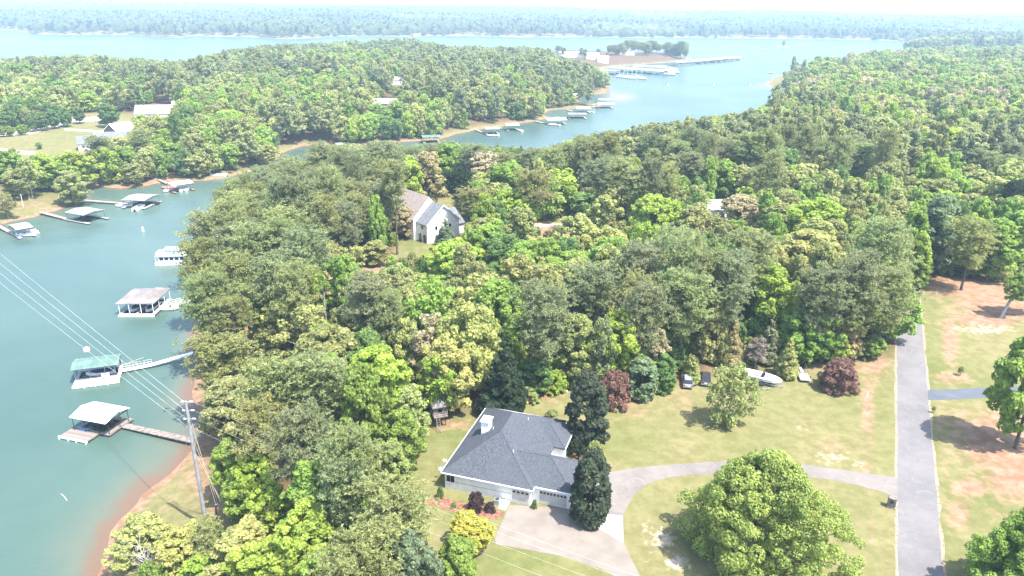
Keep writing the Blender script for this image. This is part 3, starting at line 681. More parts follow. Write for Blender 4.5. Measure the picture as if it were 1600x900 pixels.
T(P_, 'G', 1012, 446, 62, "behind the glowing lime tree", H=20)
T('cedar', 'y', 1122, 452, 58, "behind the parked vehicles", H=15, word="pale yellow green spire tree")
T('cedar', 'w', 1152, 496, 40, "beside the spire tree", H=12)
T('cedar', 'p', 1079, 553, 32, "small, at the SUV's nose", base=596)
T(O_, 't', 1030, 512, 42, "at the lawn edge above the holly", H=10)
T(L_, 'b', 1180, 528, 46, "behind the white boat", base=574, word="dead brown thin tree")
T(B_, 'l', 1216, 414, 78, "above the white boat", H=17)
T('cedar', 'G', 1198, 492, 42, "shadowed beside the dead brown tree", base=566)
T('cedar', 'p', 1228, 525, 42, "drooping beside the white boat's bow", base=588, word="pale drooping conifer")
T(B_, 'v', 1268, 480, 76, "behind the flat trailer", H=12)
T(B_, 'l', 1304, 520, 60, "behind the brownish red lawn shrub", H=9)
T(O_, 'w', 1334, 484, 40, "among greens behind the red lawn shrub", H=13)
T(P_, 'g', 1386, 345, 84, "leaning over the lane's bend", H=24)
T(P_, 'G', 1352, 392, 80, "second row at the lane's bend", H=23)
T(P_, 'g', 1396, 420, 74, "lowest at the lane's edge", H=20)
T(P_, 'o', 1344, 440, 62, "behind the golden tan tree", H=20)
T(B_, 'v', 1370, 524, 56, "at the corner of wood and lane", H=7)
T(P_, 'G', 1290, 420, 72, "behind the fresh green tree by the trailer", H=22)
T(B_, 'l', 1286, 307, 92, "standing out above the dark pines", H=20, word="brilliant lime broad tree")
T(B_, 'y', 1272, 358, 108, "in front of the brilliant lime tree", H=18)
T(O_, 'v', 1412, 308, 44, "where the lane enters the pines", base=438)
T(O_, 'l', 1424, 360, 38, "over the lane's far end", base=452)
T(O_, 'v', 1436, 398, 30, "low at the lane's far end", base=452)
T(O_, 'e', 1476, 302, 78, "by the clay clearing beyond the lane", H=22, word="tall bluish green twin-stemmed tree")
T(P_, 'o', 1528, 345, 66, "at the clay clearing's back edge", H=18)
T(O_, 'v', 1566, 340, 62, "behind the clay clearing's back edge", H=17)
T(B_, 'v', 1600, 330, 70, "deep at the clearing's corner", H=17)
T(B_, 'l', 1492, 198, 60, "above the far dark pines", H=20, word="small bright yellow-lime crown")
T(B_, 'y', 1588, 248, 52, "behind the clay clearing's trees", H=18)
T(P_, 'k', 1592, 282, 56, "behind the clearing, nearly black", H=18)
T(B_, 'l', 1468, 245, 46, "over the dirt patch by the lane's end", H=18)
T('broad', 'l', 1025, 303, 66, "amid pines beyond the country house lawn", H=17, word="vivid lime solitary crown")
T(B_, 'o', 1088, 318, 66, "beside the vivid lime crown", H=16)
T(L_, 'p', 1090, 288, 50, "before the hidden pale roofs", H=17)
T(B_, 'y', 905, 334, 66, "across the dirt clearing from the country house", H=15)
T(B_, 'y', 950, 352, 74, "at the dirt clearing's near side", H=15)
T(P_, 'G', 1004, 382, 80, "broad, before the vivid lime crown", H=20)
T(P_, 'g', 1062, 356, 74, "beside the broad grey pine", H=20)
T(B_, 't', 1160, 304, 62, "around the hidden pale roof", H=15)
T(TP, 'G', 930, 248, 48, "rising from the dirt clearing", base=364)
T(TP, 'g', 986, 262, 58, "rising from the clearing's far end", base=368)
T(TP, 'g', 965, 250, 46, "second stem in the clearing", base=362)
T(TP, 'o', 832, 268, 54, "rising by the country house drive", base=392)
T(TP, 'o', 742, 296, 50, "in front of the country house wing", base=378)
T(P_, 'k', 718, 262, 40, "pressed against the country house roof", H=17)
T(C_, 'e', 696, 340, 34, "before the country house gable", base=385, word="upright green conifer")
T(B_, 'w', 632, 322, 38, "beside the country house lawn", H=10)
T(B_, 'p', 586, 376, 46, "at the red clay gap by the point's pines", base=416)
T(L_, 'y', 545, 382, 46, "at the foot of the point's pines", H=12)
T(O_, 'l', 482, 372, 48, "glowing among the point's dark pines", H=15)
T(TP, 'g', 621, 250, 44, "with its bare stem by the country house lawn", base=398)
T(O_, 'l', 640, 242, 44, "behind the country house's bare-stemmed pine", H=20)
T(O_, 'w', 668, 234, 50, "rising behind the country house roof", H=20)
T(B_, 'v', 700, 224, 62, "behind the country house by the bay", H=18)
T(B_, 't', 762, 236, 66, "over the bay behind the country house", H=17)
T(B_, 'v', 748, 282, 46, "beside the country house roof", H=14)
T(B_, 'v', 798, 252, 64, "before the bay", H=17)
T('loose', 'y', 440, 436, 96, "spreading over the cove point's foot", H=17)
T(B_, 't', 510, 422, 70, "beside the red clay gap", H=12)
T(L_, 'p', 478, 478, 92, "wide, in the wood above the stairs", H=16)
T(P_, 'G', 572, 434, 82, "centred in the near wood", H=20)
T(B_, 'o', 622, 412, 78, "below the country house lawn", H=13)
T(B_, 'v', 662, 440, 58, "between olive and lime trees", H=12)
T(L_, 'o', 535, 478, 66, "thin, beside the wood's central pine", H=14)
T(B_, 'v', 690, 452, 66, "before the lime tree", H=12)
T(B_, 'o', 424, 500, 60, "by the wooden stairs", H=10)
T(B_, 'y', 1210, 376, 60, "before the pale oak on the ridge", H=16)
T(O_, 'l', 1254, 444, 42, "between the pines above the trailer", H=15)
T(P_, 'G', 1150, 396, 72, "behind the lime tree above the boat", H=22)
T(P_, 'g', 1106, 392, 66, "behind the spire tree", H=22)
T(B_, 'V', 1106, 360, 48, "between pines and the pale roofs", H=15)
for i, (x, y, w, c) in enumerate([(330, 330, 78, 'g'), (304, 376, 56, 'o'), (372, 300, 80, 'g'), (420, 265, 78, 'G'), (456, 246, 74, 'g'), (398, 350, 80, 'g'), (350, 396, 74, 'o'), (316, 430, 62, 'g'), (440, 326, 80, 'g'), (482, 282, 80, 'G'),
      (502, 226, 72, 'G'), (546, 230, 74, 'g'), (590, 226, 70, 'G'), (560, 284, 80, 'g'), (522, 312, 76, 'g'), (470, 356, 74, 'G'), (424, 398, 78, 'G'), (384, 446, 60, 'g'), (512, 362, 66, 'G'), (584, 330, 60, 'g'), (600, 282, 62, 'G'), (456, 410, 66, 'g'), (316, 452, 52, 'o'), (362, 468, 46, 'o'), (336, 470, 40, 'g')]):
    pl = ["over the cove water", "on the point's water edge", "on the point's shoulder"][0 if x < 340 else 1 if x < 400 else 2]
    bs = {(512, 362): 425, (584, 330): 396, (600, 282): 384, (560, 284): 388, (522, 312): 408}.get((x, y))
    T(TP if i in (17, 22, 23, 24) else P_, c, x, y, w, "on the cove point's " + ("outer edge" if x < 340 else "near flank" if y > 340 else "creek crest" if y < 250 else "middle"), H=22 if y < 440 else 17, base=bs, group="pines of the cove point")
# far bank, nearest row
for x, y, w, c, k, b, pl in [(74, 239, 58, 'l', B_, 298, "on the bank above the edge dock"), (122, 235, 60, 'l', B_, 298, "on the bank above the middle dock"), (98, 250, 52, 'v', B_, 300, "between two lime trees on the bank"), (34, 262, 44, 'o', B_, 318, "at the far bank's open grass"), (8, 232, 54, 'v', B_, 290, "at the picture's edge on the far bank"), (52, 246, 44, 'p', L_, 312, "alone on the far bank's grass"),
      (116, 266, 50, 'p', B_, 322, "over the gangway of the middle dock"), (163, 214, 38, 'G', P_, 284, "between the pale bank trees"), (196, 228, 50, 'v', B_, 281, "above the sandy cove beach"), (228, 204, 56, 'g', P_, 276, "above the sandy cove beach"), (262, 243, 44, 'v', B_, 279, "above the white-roofed end dock"), (212, 240, 34, 'v', B_, 283, "low over the sandy cove beach"),
      (310, 229, 38, 'v', B_, 270, "by the red deck dock"), (340, 226, 40, 'v', B_, 267, "beyond the red deck dock"), (372, 220, 40, 'p', B_, 262, "at the creek mouth's far side"), (14, 300, 34, 'o', L_, 345, "by the bank's dead stems"), (172, 160, 34, 'V', B_, 199, "round, beside the white barn"),
      (400, 208, 50, 'l', B_, 252, "over the creek's far bank"), (262, 204, 56, 'y', B_, 246, "creamy, behind the dark bank pine"), (298, 200, 52, 'p', B_, 245, "behind the end dock's woods"), (226, 206, 50, 'y', B_, 246, "pale, behind the sandy beach"), (420, 225, 40, 'y', B_, 258, "low at the creek mouth")]:
    T(k, c, x, y, w, pl, H=16 if b is None else None, base=b)
for i, (x, y, w, b) in enumerate([(125, 166, 21, 193), (104, 168, 23, 198), (86, 170, 22, 201), (68, 175, 26, 204), (52, 178, 20, 206), (36, 194, 16, 211), (17, 196, 15, 213), (2, 196, 16, 214), (62, 222, 15, 233)]):
    T(B_, 'V' if i < 5 else 'v', x, y, w, ["nearest the brick shed", "second from the brick shed", "third from the brick shed", "fourth from the brick shed", "half merged at the row's middle", "small, past the row's middle", "small, second from the row's end", "at the picture's edge", "alone in the open field"][i], base=b, word="round clipped avenue tree", group="avenue trees along the gravel lane")

for i in range(34):
    x = 950 + 3.7 * i + random.uniform(-3, 3); b = random.uniform(92, 99) - (3 if i > 27 else 0)
    T(random.choice([P_, P_, TP, B_]), random.choice('gGGo'), x, random.uniform(62, 72) + (4 if i > 30 or i < 3 else 0), random.uniform(15, 24), "on the marina spit, %s" % ("towards the sheds" if i < 11 else "along its middle" if i < 24 else "towards its tip"), base=b, group="trees of the marina spit")
for x, y, b in ((872, 71, 88), (880, 74, 90), (908, 75, 90), (914, 77, 94), (934, 76, 98), (948, 82, 101)): T(P_, 'G', x, y, 12, "between the marina sheds", base=b, group="pines between the marina sheds")
# ---- the woods behind: trees spread over the land, the largest in view as trees of their own
def reject_grid(xs, ys, rads, cell=8.0):
    g = {}
    for x, y, r in placed: g.setdefault((int(x // cell), int(y // cell)), []).append((x, y, r))
    keep = []
    for i in range(len(xs)):
        x, y, r = xs[i], ys[i], rads[i]; cx, cy_ = int(x // cell), int(y // cell); ok = True
        for a in (-1, 0, 1):
            for b in (-1, 0, 1):
                for (qx, qy, qr) in g.get((cx + a, cy_ + b), ()):
                    if (x - qx) ** 2 + (y - qy) ** 2 < (.53 * (r + min(qr, 7))) ** 2: ok = False; break
                if not ok: break
            if not ok: break
        if ok:
            keep.append(i); g.setdefault((cx, cy_), []).append((x, y, r))
    return keep
def scatter(n, ymin, ymax, seed, spread=.86):
    g = np.random.default_rng(seed)
    y = ymin * np.exp(g.uniform(0, 1, n) * math.log(ymax / ymin)) if ymax > 900 else np.sqrt(g.uniform(ymin ** 2, ymax ** 2, n))
    x = g.uniform(-spread, spread, n) * (y + 45)
    return x, y
cands = []
for (n, y0, y1, sdv) in ((9000, 60, 420, 11), (16000, 380, 1150, 12), (6000, 1000, 2300, 13)):
    x, y = scatter(n, y0, y1, sdv); d, h = land(x, y)
    px, py, pw = pr(np.stack([x, y, h], 1))
    inA = inpoly(upoly(WOODS, 8), x, y)
    onB = (sdf(SHORE_B, x, y) > 2.5) & ~inpoly(FIELD_B, x, y) & ~inpoly(FRONT_B, x, y)
    ok = (d > 2) & ((inA & (sdf(SHORE_A, x, y) > 4)) | onB) & (px > -120) & (px < 1720)
    for c in CLEAR + TRACK: ok &= ~inpoly(c, x, y)
    ok &= sdf(FIELD_B, x, y) < -5
    # roofs and lanes seen through gaps in the crowns stay free
    for (ax, ay, rx, ry) in HOLES: ok &= (((px - ax) / rx) ** 2 + ((py - ay) / ry) ** 2) > 1
    ok &= ~((px < 500) & (py > 640))
    cands.append((x[ok], y[ok], h[ok], px[ok], py[ok], pw[ok]))
X, Y, Hh, PXc, PYc, PWc = [np.concatenate(a) for a in zip(*cands)]
order = np.argsort(PWc); X, Y, Hh, PXc, PYc, PWc = [a[order] for a in (X, Y, Hh, PXc, PYc, PWc)]
pn = vnoise(X, Y, 60, 21) * .55 + vnoise(X, Y, 22, 22) * .3 + rng.uniform(0, .15, len(X))
zone = np.zeros(len(X))
zone += .17 * np.exp(-(((PXc - 1250) / 260) ** 2 + ((PYc - 290) / 75) ** 2)) + .25 * np.exp(-(((PXc - 760) / 200) ** 2 + ((PYc - 120) / 38) ** 2)) + .22 * np.exp(-(((PXc - 450) / 150) ** 2 + ((PYc - 320) / 90) ** 2))
zone -= .30 * np.exp(-(((PXc - 1450) / 260) ** 2 + ((PYc - 150) / 60) ** 2)) + .18 * np.exp(-(((PXc - 850) / 250) ** 2 + ((PYc - 500) / 90) ** 2)) + .2 * np.exp(-(((PXc - 300) / 350) ** 2 + ((PYc - 190) / 30) ** 2))
is_pine = (pn + zone) > .60
radc = np.where(is_pine, rng.uniform(2.8, 4.9, len(X)), rng.uniform(2.8, 6.4, len(X))) * np.where(PWc > 600, 1.12, 1)
keep = reject_grid(X, Y, radc)
LAND = [((690, 345), "the country house"), ((790, 700), "the grey-roofed house"), ((683, 640), "the treehouse"), ((1076, 590), "the silver SUV"), ((1195, 588), "the white boat"), ((1410, 500), "the lane's bend"), ((1415, 282), "the lane's dirt patch"), ((1130, 320), "the hidden pale roofs"), ((900, 355), "the dirt clearing"),
        ((225, 470), "the tan-roofed dock"), ((150, 575), "the green-roofed dock"), ((268, 400), "the houseboat"), ((550, 430), "the red clay gap"), ((460, 240), "the creek"), ((700, 215), "the bay's inner docks"), ((890, 190), "the bay docks"), ((910, 85), "the marina sheds"), ((1000, 110), "the marina docks"), ((1230, 138), "the sandy point"), ((245, 168), "the gabled far-bank house"), ((185, 205), "the white barn"),
        ((60, 215), "the open field"), ((130, 335), "the middle far-bank dock"), ((600, 162), "the long pale roof"), ((624, 128), "the cream woodland house"), ((1560, 470), "the clay clearing"), ((1290, 340), "the brilliant lime tree"), ((1025, 335), "the vivid lime crown"), ((1224, 72), "the islet"), ((300, 95), "the open lake"), ((1000, 215), "the bay's near shore"), ((1400, 110), "the ridge of pale trees"), ((1550, 180), "the pale wooded slope")]
def place_word(px, py, tall):
    b = min(LAND, key=lambda q: (q[0][0] - px) ** 2 + (1.8 * (q[0][1] - py)) ** 2); dx, dy = px - b[0][0], py - b[0][1]; r = math.hypot(dx, 1.8 * dy)
    how = "close behind" if dy < 0 and r < 70 else "far behind" if dy < 0 and abs(dx) < 90 else "close before" if dy > 0 and r < 70 else "before" if dy > 0 and abs(dx) < 60 else "away to one side of"
    if how[0] == 'a': how = "left of" if dx < 0 else "right of"
    return how + " " + b[1]
TOP_A = np.array([(0, 420), (285, 380), (300, 335), (340, 300), (400, 264), (430, 256), (505, 250), (512, 228), (600, 222), (640, 225), (690, 220), (740, 224), (800, 240), (850, 228), (930, 205), (1010, 191), (1100, 180), (1180, 166), (1232, 150), (1236, 142), (1206, 100), (1216, 88), (1300, 80), (1420, 72), (1500, 68), (1700, 66)], float)
TOP_B = np.array([(-50, 92), (0, 90), (60, 86), (150, 84), (250, 92), (300, 92), (330, 82), (400, 68), (500, 65), (560, 60), (640, 58), (660, 62), (700, 70), (800, 71), (858, 73), (868, 87), (905, 90), (925, 102), (950, 114), (960, 116)], float)
onA = sdf(SHORE_A, X, Y) > 0
def top_limit(i, H):
    """trees near the water are only as tall as the wood's skyline there"""
    tl = TOP_A if onA[i] else TOP_B
    lim = np.interp(PXc[i], tl[:, 0], tl[:, 1]) + random.uniform(-1, 5)
    for (x0, x1, yt, yb) in WINDOWS:
        if x0 < PXc[i] < x1 and PYc[i] > yb and PYc[i] < yb + 140: lim = max(lim, yt)
    h = H
    while h > 4.5:
        if pr([[X[i], Y[i], Hh[i] + h]])[1][0] > lim: return h
        h -= 1.0
    return 0
stuff = {'pine': [], 'leaf': []}
for i in keep:
    x, y, h = X[i], Y[i], Hh[i]; u = random.random()
    if is_pine[i]:
        tc = random.choice('gggGGo'); key = P_ if random.random() < .8 else TP; H = random.uniform(16, 26)
    else:
        right = PXc[i] > 1150 and PYc[i] < 260; leftb = PXc[i] < 700 and PYc[i] < 230
        tc = random.choice('ypvplvpytovl' if right else 'vvlvlooypVvp' if leftb else 'vvlvolyVvopop'); key = random.choices([B_, O_, L_], [6, 2.5, 2 if PWc[i] < 400 else 0])[0]; H = random.uniform(9, 19)
    H2 = top_limit(i, H)
    if H2 == 0: continue
    nm = KIND[key][0]; Wd = min(radc[i] * 2, H2 * .9); H = H2
    if n_made.get(nm, 0) < 292 and PWc[i] < 520:
        sz = ("tall " if H > 22 else "") if is_pine[i] else ("small " if H < 13 else "large " if H > 16.5 else "")
        make_tree(key, jit(TINT[tc]), x, y, h, H, Wd, sz + TWORD[tc] + " " + KIND[key][2] + " " + place_word(PXc[i], PYc[i], H), "trees of the lake woods" if not is_pine[i] else "pines of the lake woods")
    else:
        stuff['pine' if is_pine[i] else 'leaf'].append((x, y, h, H * random.uniform(.72, 1.05), Wd * random.uniform(.75, 1.35), TINT[tc]))
# the far shore's wooded land
x, y = scatter(70000, 1550, 5200, 31, .80); d = sdf(SHORE_D, x, y); d2, h = land(x, y)
ok = ((d > 2) & (d2 > 2))
px, py, pw = pr(np.stack([x, y, h], 1)); ok |= (d2 > 3) & (px > 1405) & (y > 1300); ok &= (px > -60) & (px < 1660)
x, y, h, pw = x[ok], y[ok], h[ok], pw[ok]
pn = vnoise(x, y, 330, 41) * .7 + rng.uniform(0, .3, len(x))
for i in range(len(x)):
    k = 1 + .9 * sst(1800, 4500, np.array(pw[i]))
    if pn[i] > .5: stuff['pine'].append((x[i], y[i], h[i], random.uniform(17, 24), 10 * k, TINT[random.choice('gGGm')]))
    else: stuff['leaf'].append((x[i], y[i], h[i], random.uniform(12, 18), 12 * k, TINT[random.choice('vpyotpVeo')]))

def proto_collection(name, key):
    c = bpy.data.collections.new(name)
    for i, (cm, tm, H0, R0) in enumerate(PROTO[key]):
        o = bpy.data.objects.new("%s_%02d" % (name, i), cm); c.objects.link(o)
    return c
def scatter_stuff(name, rows, key, label):
    A = np.array([r[:5] for r in rows], float); Tn = np.array([r[5] for r in rows], float); n = len(A)
    H0, R0 = PROTO[key][0][2:4]
    me = bpy.data.meshes.new(name); me.vertices.add(n); me.vertices.foreach_set("co", A[:, :3].astype(np.float32).ravel())
    sc = np.stack([A[:, 4] / (2 * R0), A[:, 4] / (2 * R0), A[:, 3] / H0], 1)
    rot = np.zeros((n, 3)); rot[:, 2] = rng.uniform(0, 6.28, n)
    tn = np.concatenate([Tn * rng.uniform(.85, 1.15, (n, 1)), np.ones((n, 1))], 1)
    for nm, typ, dat, f in (("scl", 'FLOAT_VECTOR', sc, "vector"), ("rot", 'FLOAT_VECTOR', rot, "vector"), ("tint", 'FLOAT_COLOR', tn, "color")):
        a = me.attributes.new(nm, typ, 'POINT'); a.data.foreach_set(f, dat.astype(np.float32).ravel())
    a = me.attributes.new("pick", 'INT', 'POINT'); a.data.foreach_set("value", rng.integers(0, len(PROTO[key]), n).astype(np.int32))
    o = link(name, me); tag(o, label, kind="stuff")
    ng = bpy.data.node_groups.new(name + "_nodes", 'GeometryNodeTree')
    ng.interface.new_socket("Geometry", in_out='INPUT', socket_type='NodeSocketGeometry'); ng.interface.new_socket("Geometry", in_out='OUTPUT', socket_type='NodeSocketGeometry')
    gi = ng.nodes.new("NodeGroupInput"); go = ng.nodes.new("NodeGroupOutput"); ip = ng.nodes.new("GeometryNodeInstanceOnPoints"); ci = ng.nodes.new("GeometryNodeCollectionInfo")
    ci.inputs["Collection"].default_value = proto_collection(name + "_kinds", key); ci.inputs["Separate Children"].default_value = True; ci.inputs["Reset Children"].default_value = True
    def na(nm, typ):
        q = ng.nodes.new("GeometryNodeInputNamedAttribute"); q.data_type = typ; q.inputs[0].default_value = nm; return q.outputs[0]
    L = ng.links.new
    L(gi.outputs[0], ip.inputs["Points"]); L(ci.outputs[0], ip.inputs["Instance"]); ip.inputs["Pick Instance"].default_value = True
    L(na("pick", 'INT'), ip.inputs["Instance Index"]); L(na("rot", 'FLOAT_VECTOR'), ip.inputs["Rotation"]); L(na("scl", 'FLOAT_VECTOR'), ip.inputs["Scale"])
    L(ip.outputs[0], go.inputs[0])
    md = o.modifiers.new("woods", 'NODES'); md.node_group = ng
    return o
scatter_stuff("distant_pine_woods", stuff['pine'], 'farpine', "grey green pine woods receding round the lake")
scatter_stuff("distant_leafy_woods", stuff['leaf'], 'farbroad', "mixed spring green woods receding round the lake")
# undergrowth inside the near woods
x, y = scatter(15000, 62, 360, 51); d, h = land(x, y); px, py, pw = pr(np.stack([x, y, h], 1))
ok = (d > 3) & inpoly(upoly(WOODS, 8), x, y)
for c in CLEAR + TRACK: ok &= ~inpoly(c, x, y)
for (ax, ay, rx, ry) in HOLES: ok &= (((px - ax) / rx) ** 2 + ((py - ay) / ry) ** 2) > 1
ok &= ~((px < 420) & (py > 640) & (py < 830)) & (vnoise(x, y, 9, 61) > .3)
scatter_stuff("undergrowth", [(a, b, c, random.uniform(1.5, 6.5), random.uniform(2.4, 5.2), TINT[random.choice('ovpoVly')]) for a, b, c in zip(x[ok], y[ok], h[ok])], 'mound', "low leafy undergrowth under the near trees")
# the farthest woods, one rolling mass to the skyline
fy = 4300 * np.exp(np.linspace(0, math.log(25500 / 4300), 150)); fu = np.linspace(-1.0, 1.0, 900)
FX, FY, a_, b_ = fan(fy, fu); FD, FH = land(FX.ravel(), FY.ravel())
k = FY.ravel() / 4300
bump = vnoise(FX.ravel() / k, FY.ravel() / k, 16, 71) * 12 * np.minimum(k, 1.6) + vnoise(FX.ravel() / k, FY.ravel() / k, 60, 72) * 8 + vnoise(FX.ravel(), FY.ravel(), 900, 73) * 10
def far_mat():
    mt, t, b = new_mat("far_canopy"); co = GEOCO(t); mp = N(t, "ShaderNodeMapping"); mp.inputs["Scale"].default_value = (.012, .003, 0); t.links.new(co, mp.inputs[0])
    c = MIX(t, RAMP(t, NOISE(t, 1.0, mp.outputs[0], 5, .7), .35, .65), (.045, .062, .035), (.12, .15, .068))
    t.links.new(c, b.inputs[0]); b.inputs["Roughness"].default_value = 1; b.inputs["Specular IOR Level"].default_value = 0
    return mt
fo = link("far_woods", mesh_np("far_woods", np.stack([FX.ravel(), FY.ravel(), FH + bump], 1), quads(a_, b_), [far_mat()], False))
tag(fo, "hazy blue green woods rolling to the skyline", kind="stuff")
# ------------------------------------------------------------------ buildings
def hip(mb, u0, u1, v0, v1, z, pitch, axis, gable0=False, gable1=False, th=.2):
    """hip roof solid; gable0/1 make the low/high end of the ridge a gable"""
    if axis == 'v':
        hw = (u1 - u0) / 2; c = (u0 + u1) / 2; a = v0 + (0 if gable0 else hw); b = v1 - (0 if gable1 else hw); zt = z + hw * pitch
        R = [(c, a, zt), (c, b, zt)]; E = [(u0, v0), (u1, v0), (u1, v1), (u0, v1)]; fc = [(0, 1, 8), (1, 2, 9, 8), (2, 3, 9), (3, 0, 8, 9)]
    else:
        hw = (v1 - v0) / 2; c = (v0 + v1) / 2; a = u0 + (0 if gable0 else hw); b = u1 - (0 if gable1 else hw); zt = z + hw * pitch
        R = [(a, c, zt), (b, c, zt)]; E = [(u0, v0), (u1, v0), (u1, v1), (u0, v1)]; fc = [(0, 1, 9, 8), (1, 2, 9), (2, 3, 8, 9), (3, 0, 8)]
    V = [(x, y, z) for x, y in E] + [(x, y, z - th) for x, y in E] + R
    F = list(fc) + [(4, 7, 6, 5)] + [(4 + i, 4 + (i + 1) % 4, (i + 1) % 4, i) for i in range(4)]
    return mb.add(V, F)
th0 = math.atan2(-.300, .954)
house = thing("ranch_house", "white brick ranch house with large blue grey hip roof and two garage doors", "house", (-9.8, 88.7, 8.0), th0)
EZ, PIT = 2.9, .603
rf = MB(); hip(rf, 0, 13.6, 0, 19.3, EZ, PIT, 'v'); hip(rf, 9.75, 18.95, 1.0, 9.2, EZ - .004, PIT, 'u', gable0=True); hip(rf, 10.0, 15.4, 11.4, 18.4, EZ - .008, PIT, 'u', gable0=True)
roof = rf.build("roof", shingles, house)
caps = MB()
def cap(p, q): caps.tube([p, q], .07, 5)
zr = EZ + 6.8 * PIT
for a, b in (((0, 0, EZ), (6.8, 6.8, zr)), ((13.6, 0, EZ), (6.8, 6.8, zr)), ((0, 19.3, EZ), (6.8, 12.5, zr)), ((13.6, 19.3, EZ), (6.8, 12.5, zr)), ((6.8, 6.8, zr), (6.8, 12.5, zr)), ((18.95, 1.0, EZ), (14.85, 5.1, EZ + 4.1 * PIT)), ((18.95, 9.2, EZ), (14.85, 5.1, EZ + 4.1 * PIT)), ((9.75, 5.1, EZ + 4.1 * PIT), (14.85, 5.1, EZ + 4.1 * PIT)), ((15.4, 11.4, EZ), (11.9, 14.9, EZ + 3.5 * PIT)), ((15.4, 18.4, EZ), (11.9, 14.9, EZ + 3.5 * PIT))): cap(a, b)
caps.build("ridge_cap", mat("dark_ridge_shingles", (.105, .117, .135), .9, .2, 4), roof)
fa = MB()
for (a, b) in (((0, 0), (13.6, 0)), ((13.6, 0), (13.6, 1.0)), ((13.6, 1.0), (18.95, 1.0)), ((18.95, 1.0), (18.95, 9.2)), ((0, 0), (0, 19.3)), ((0, 19.3), (13.6, 19.3)), ((15.4, 11.4), (15.4, 18.4))):
    d = np.array(b) - np.array(a); d = d / np.hypot(*d); n = np.array([d[1], -d[0]]) * .05
    if a == (0, 0) and b == (0, 19.3): n = -n
    if a == (0, 19.3): n = -n
    fa.beam((a[0] + n[0], a[1] + n[1], EZ - .09), (b[0] + n[0], b[1] + n[1], EZ - .09), .09, .16)
fa.build("gutter", white_paint, house)
wl = MB(); wl.box(.4, 13.2, .4, 18.9, -.3, EZ - .21); wl.box(9.75, 18.5, 1.4, 8.8, -.3, EZ - .215); wl.box(10, 15.0, 11.8, 18.0, -.3, EZ - .22)
wall = wl.build("wall", white_wall, house)
MB().box(.37, 10.35, .36, .395, 1.30, 1.40).build("wall_band", mat("cream_band", (.62, .60, .56), .7, .05), wall)  # thin raised strip, darker than the wall, along the front
w = MB(); w.box(.62, 1.98, .30, .40, 1.25, 2.45).build("window", white_paint, house)
wo = [o for o in COL.objects if o.name.startswith("window") and o.parent == house][-1]
for a in (.70, 1.33): MB().box(a, a + .57, .27, .31, 1.33, 2.37).build("pane", dark_glass, wo)
MB().box(.55, 2.05, .22, .36, 1.16, 1.24).build("sill", white_paint, wo)
def garage(u0, u1, v, npan):
    MB().box(u0 - .12, u1 + .12, v - .05, v + .02, -.02, 2.32).build("door_frame", white_paint, house)
    d = MB()
    for k in range(4): d.box(u0, u1, v - .10, v - .06, .03 + k * .545, .555 + k * .545)
    do = d.build("garage_door", mat("pale_beige_door", (.60, .575, .54), .6, .06), house)
    wdt = (u1 - u0) / npan
    for k in range(npan): MB().box(u0 + wdt * (k + .18), u0 + wdt * (k + .82), v - .125, v - .10, 1.76, 2.06).build("pane", dark_glass, do)
garage(10.55, 13.0, .40, 4); garage(14.25, 18.15, 1.40, 8)
ch = MB().box(3.0, 4.2, 8.5, 10.1, EZ + .5, EZ + 3.95).build("chimney", white_paint, house, bevel=.02)
MB().box(2.85, 4.35, 8.35, 10.25, EZ + 3.95, EZ + 4.12).build("chimney_cap", white_paint, ch); MB().box(3.3, 3.9, 8.9, 9.7, EZ + 4.12, EZ + 4.2).build("flue", galv, ch)
for (u, v) in ((4.9, 8.6), (9.0, 13.2), (9.4, 4.4)):
    z = EZ + min(u, 13.6 - u) * PIT; MB().tube([(u, v, z - .1), (u, v, z + .38)], .06, 8).build("vent_pipe", white_paint, roof)
pc = MB()
for v in (10.9, 9.9): pc.tube([(15.3, v, 0), (15.3, v, EZ - .2)], .11, 10)
pc.box(13.2, 15.6, 9.3, 11.6, -.1, .1); pc.build("porch", white_paint, house)
MB().box(13.25, 13.32, 10.0, 11.0, .1, 2.2).build("front_door", mat("dark_red_door", (.16, .06, .045), .5, .1), house)
def at_house(u, v, z=0): return (-9.8 + u * math.cos(th0) - v * math.sin(th0), 88.7 + u * math.sin(th0) + v * math.cos(th0), 8.0 + z)
for i, (u, v, z, r, lab) in enumerate(((-.35, .9, 2.95, .42, "white satellite dish lower on the roof corner"), (-.15, 1.9, 3.75, .33, "smaller white satellite dish raised above the first one"))):
    t = thing("satellite_dish", lab, "satellite dish", at_house(u, v, z - .6), th0 + .3)
    MB().tube([(0.45, 0.1, -.15 - .2 * i), (.1, 0, .1), (0, 0, .55)], .035, 6).build("mast", galv, t)
    d = MB(); V = []; F = []
    for k, (rr, dep) in enumerate(((0, .13), (.5, .10), (1.0, 0))):
        for j in range(14):
            a = j * 2 * math.pi / 14; V.append((r * rr * math.cos(a), -.12 + dep, .6 + r * rr * math.sin(a) * .95 + dep * .5))
    for k in range(2):
        for j in range(14): F.append((k * 14 + j, k * 14 + (j + 1) % 14, k * 14 + 14 + (j + 1) % 14, k * 14 + 14 + j))
    d.add(V, F).build("dish", white_paint, t); MB().tube([(0, -.1, .4), (0, -.5, .62)], .02, 5).build("arm", galv, t)
t = thing("air_conditioner", "grey green outdoor unit beside the white steps by the garage", "air conditioner", at_house(8.7, -.65), th0)
MB().box(-.4, .4, -.4, .4, .08, .82).build("case", mat("grey_green_case", (.33, .37, .34), .6, .1), t, bevel=.03); MB().disc((0, 0, .83), .32, .04, 'z', 14).build("fan_grille", dark_metal, t); MB().box(-.5, .5, -.5, .5, -.02, .08).build("pad", concrete, t)
t = thing("steps", "small white concrete landing and steps by the single garage door", "steps", at_house(9.7, -.75), th0)
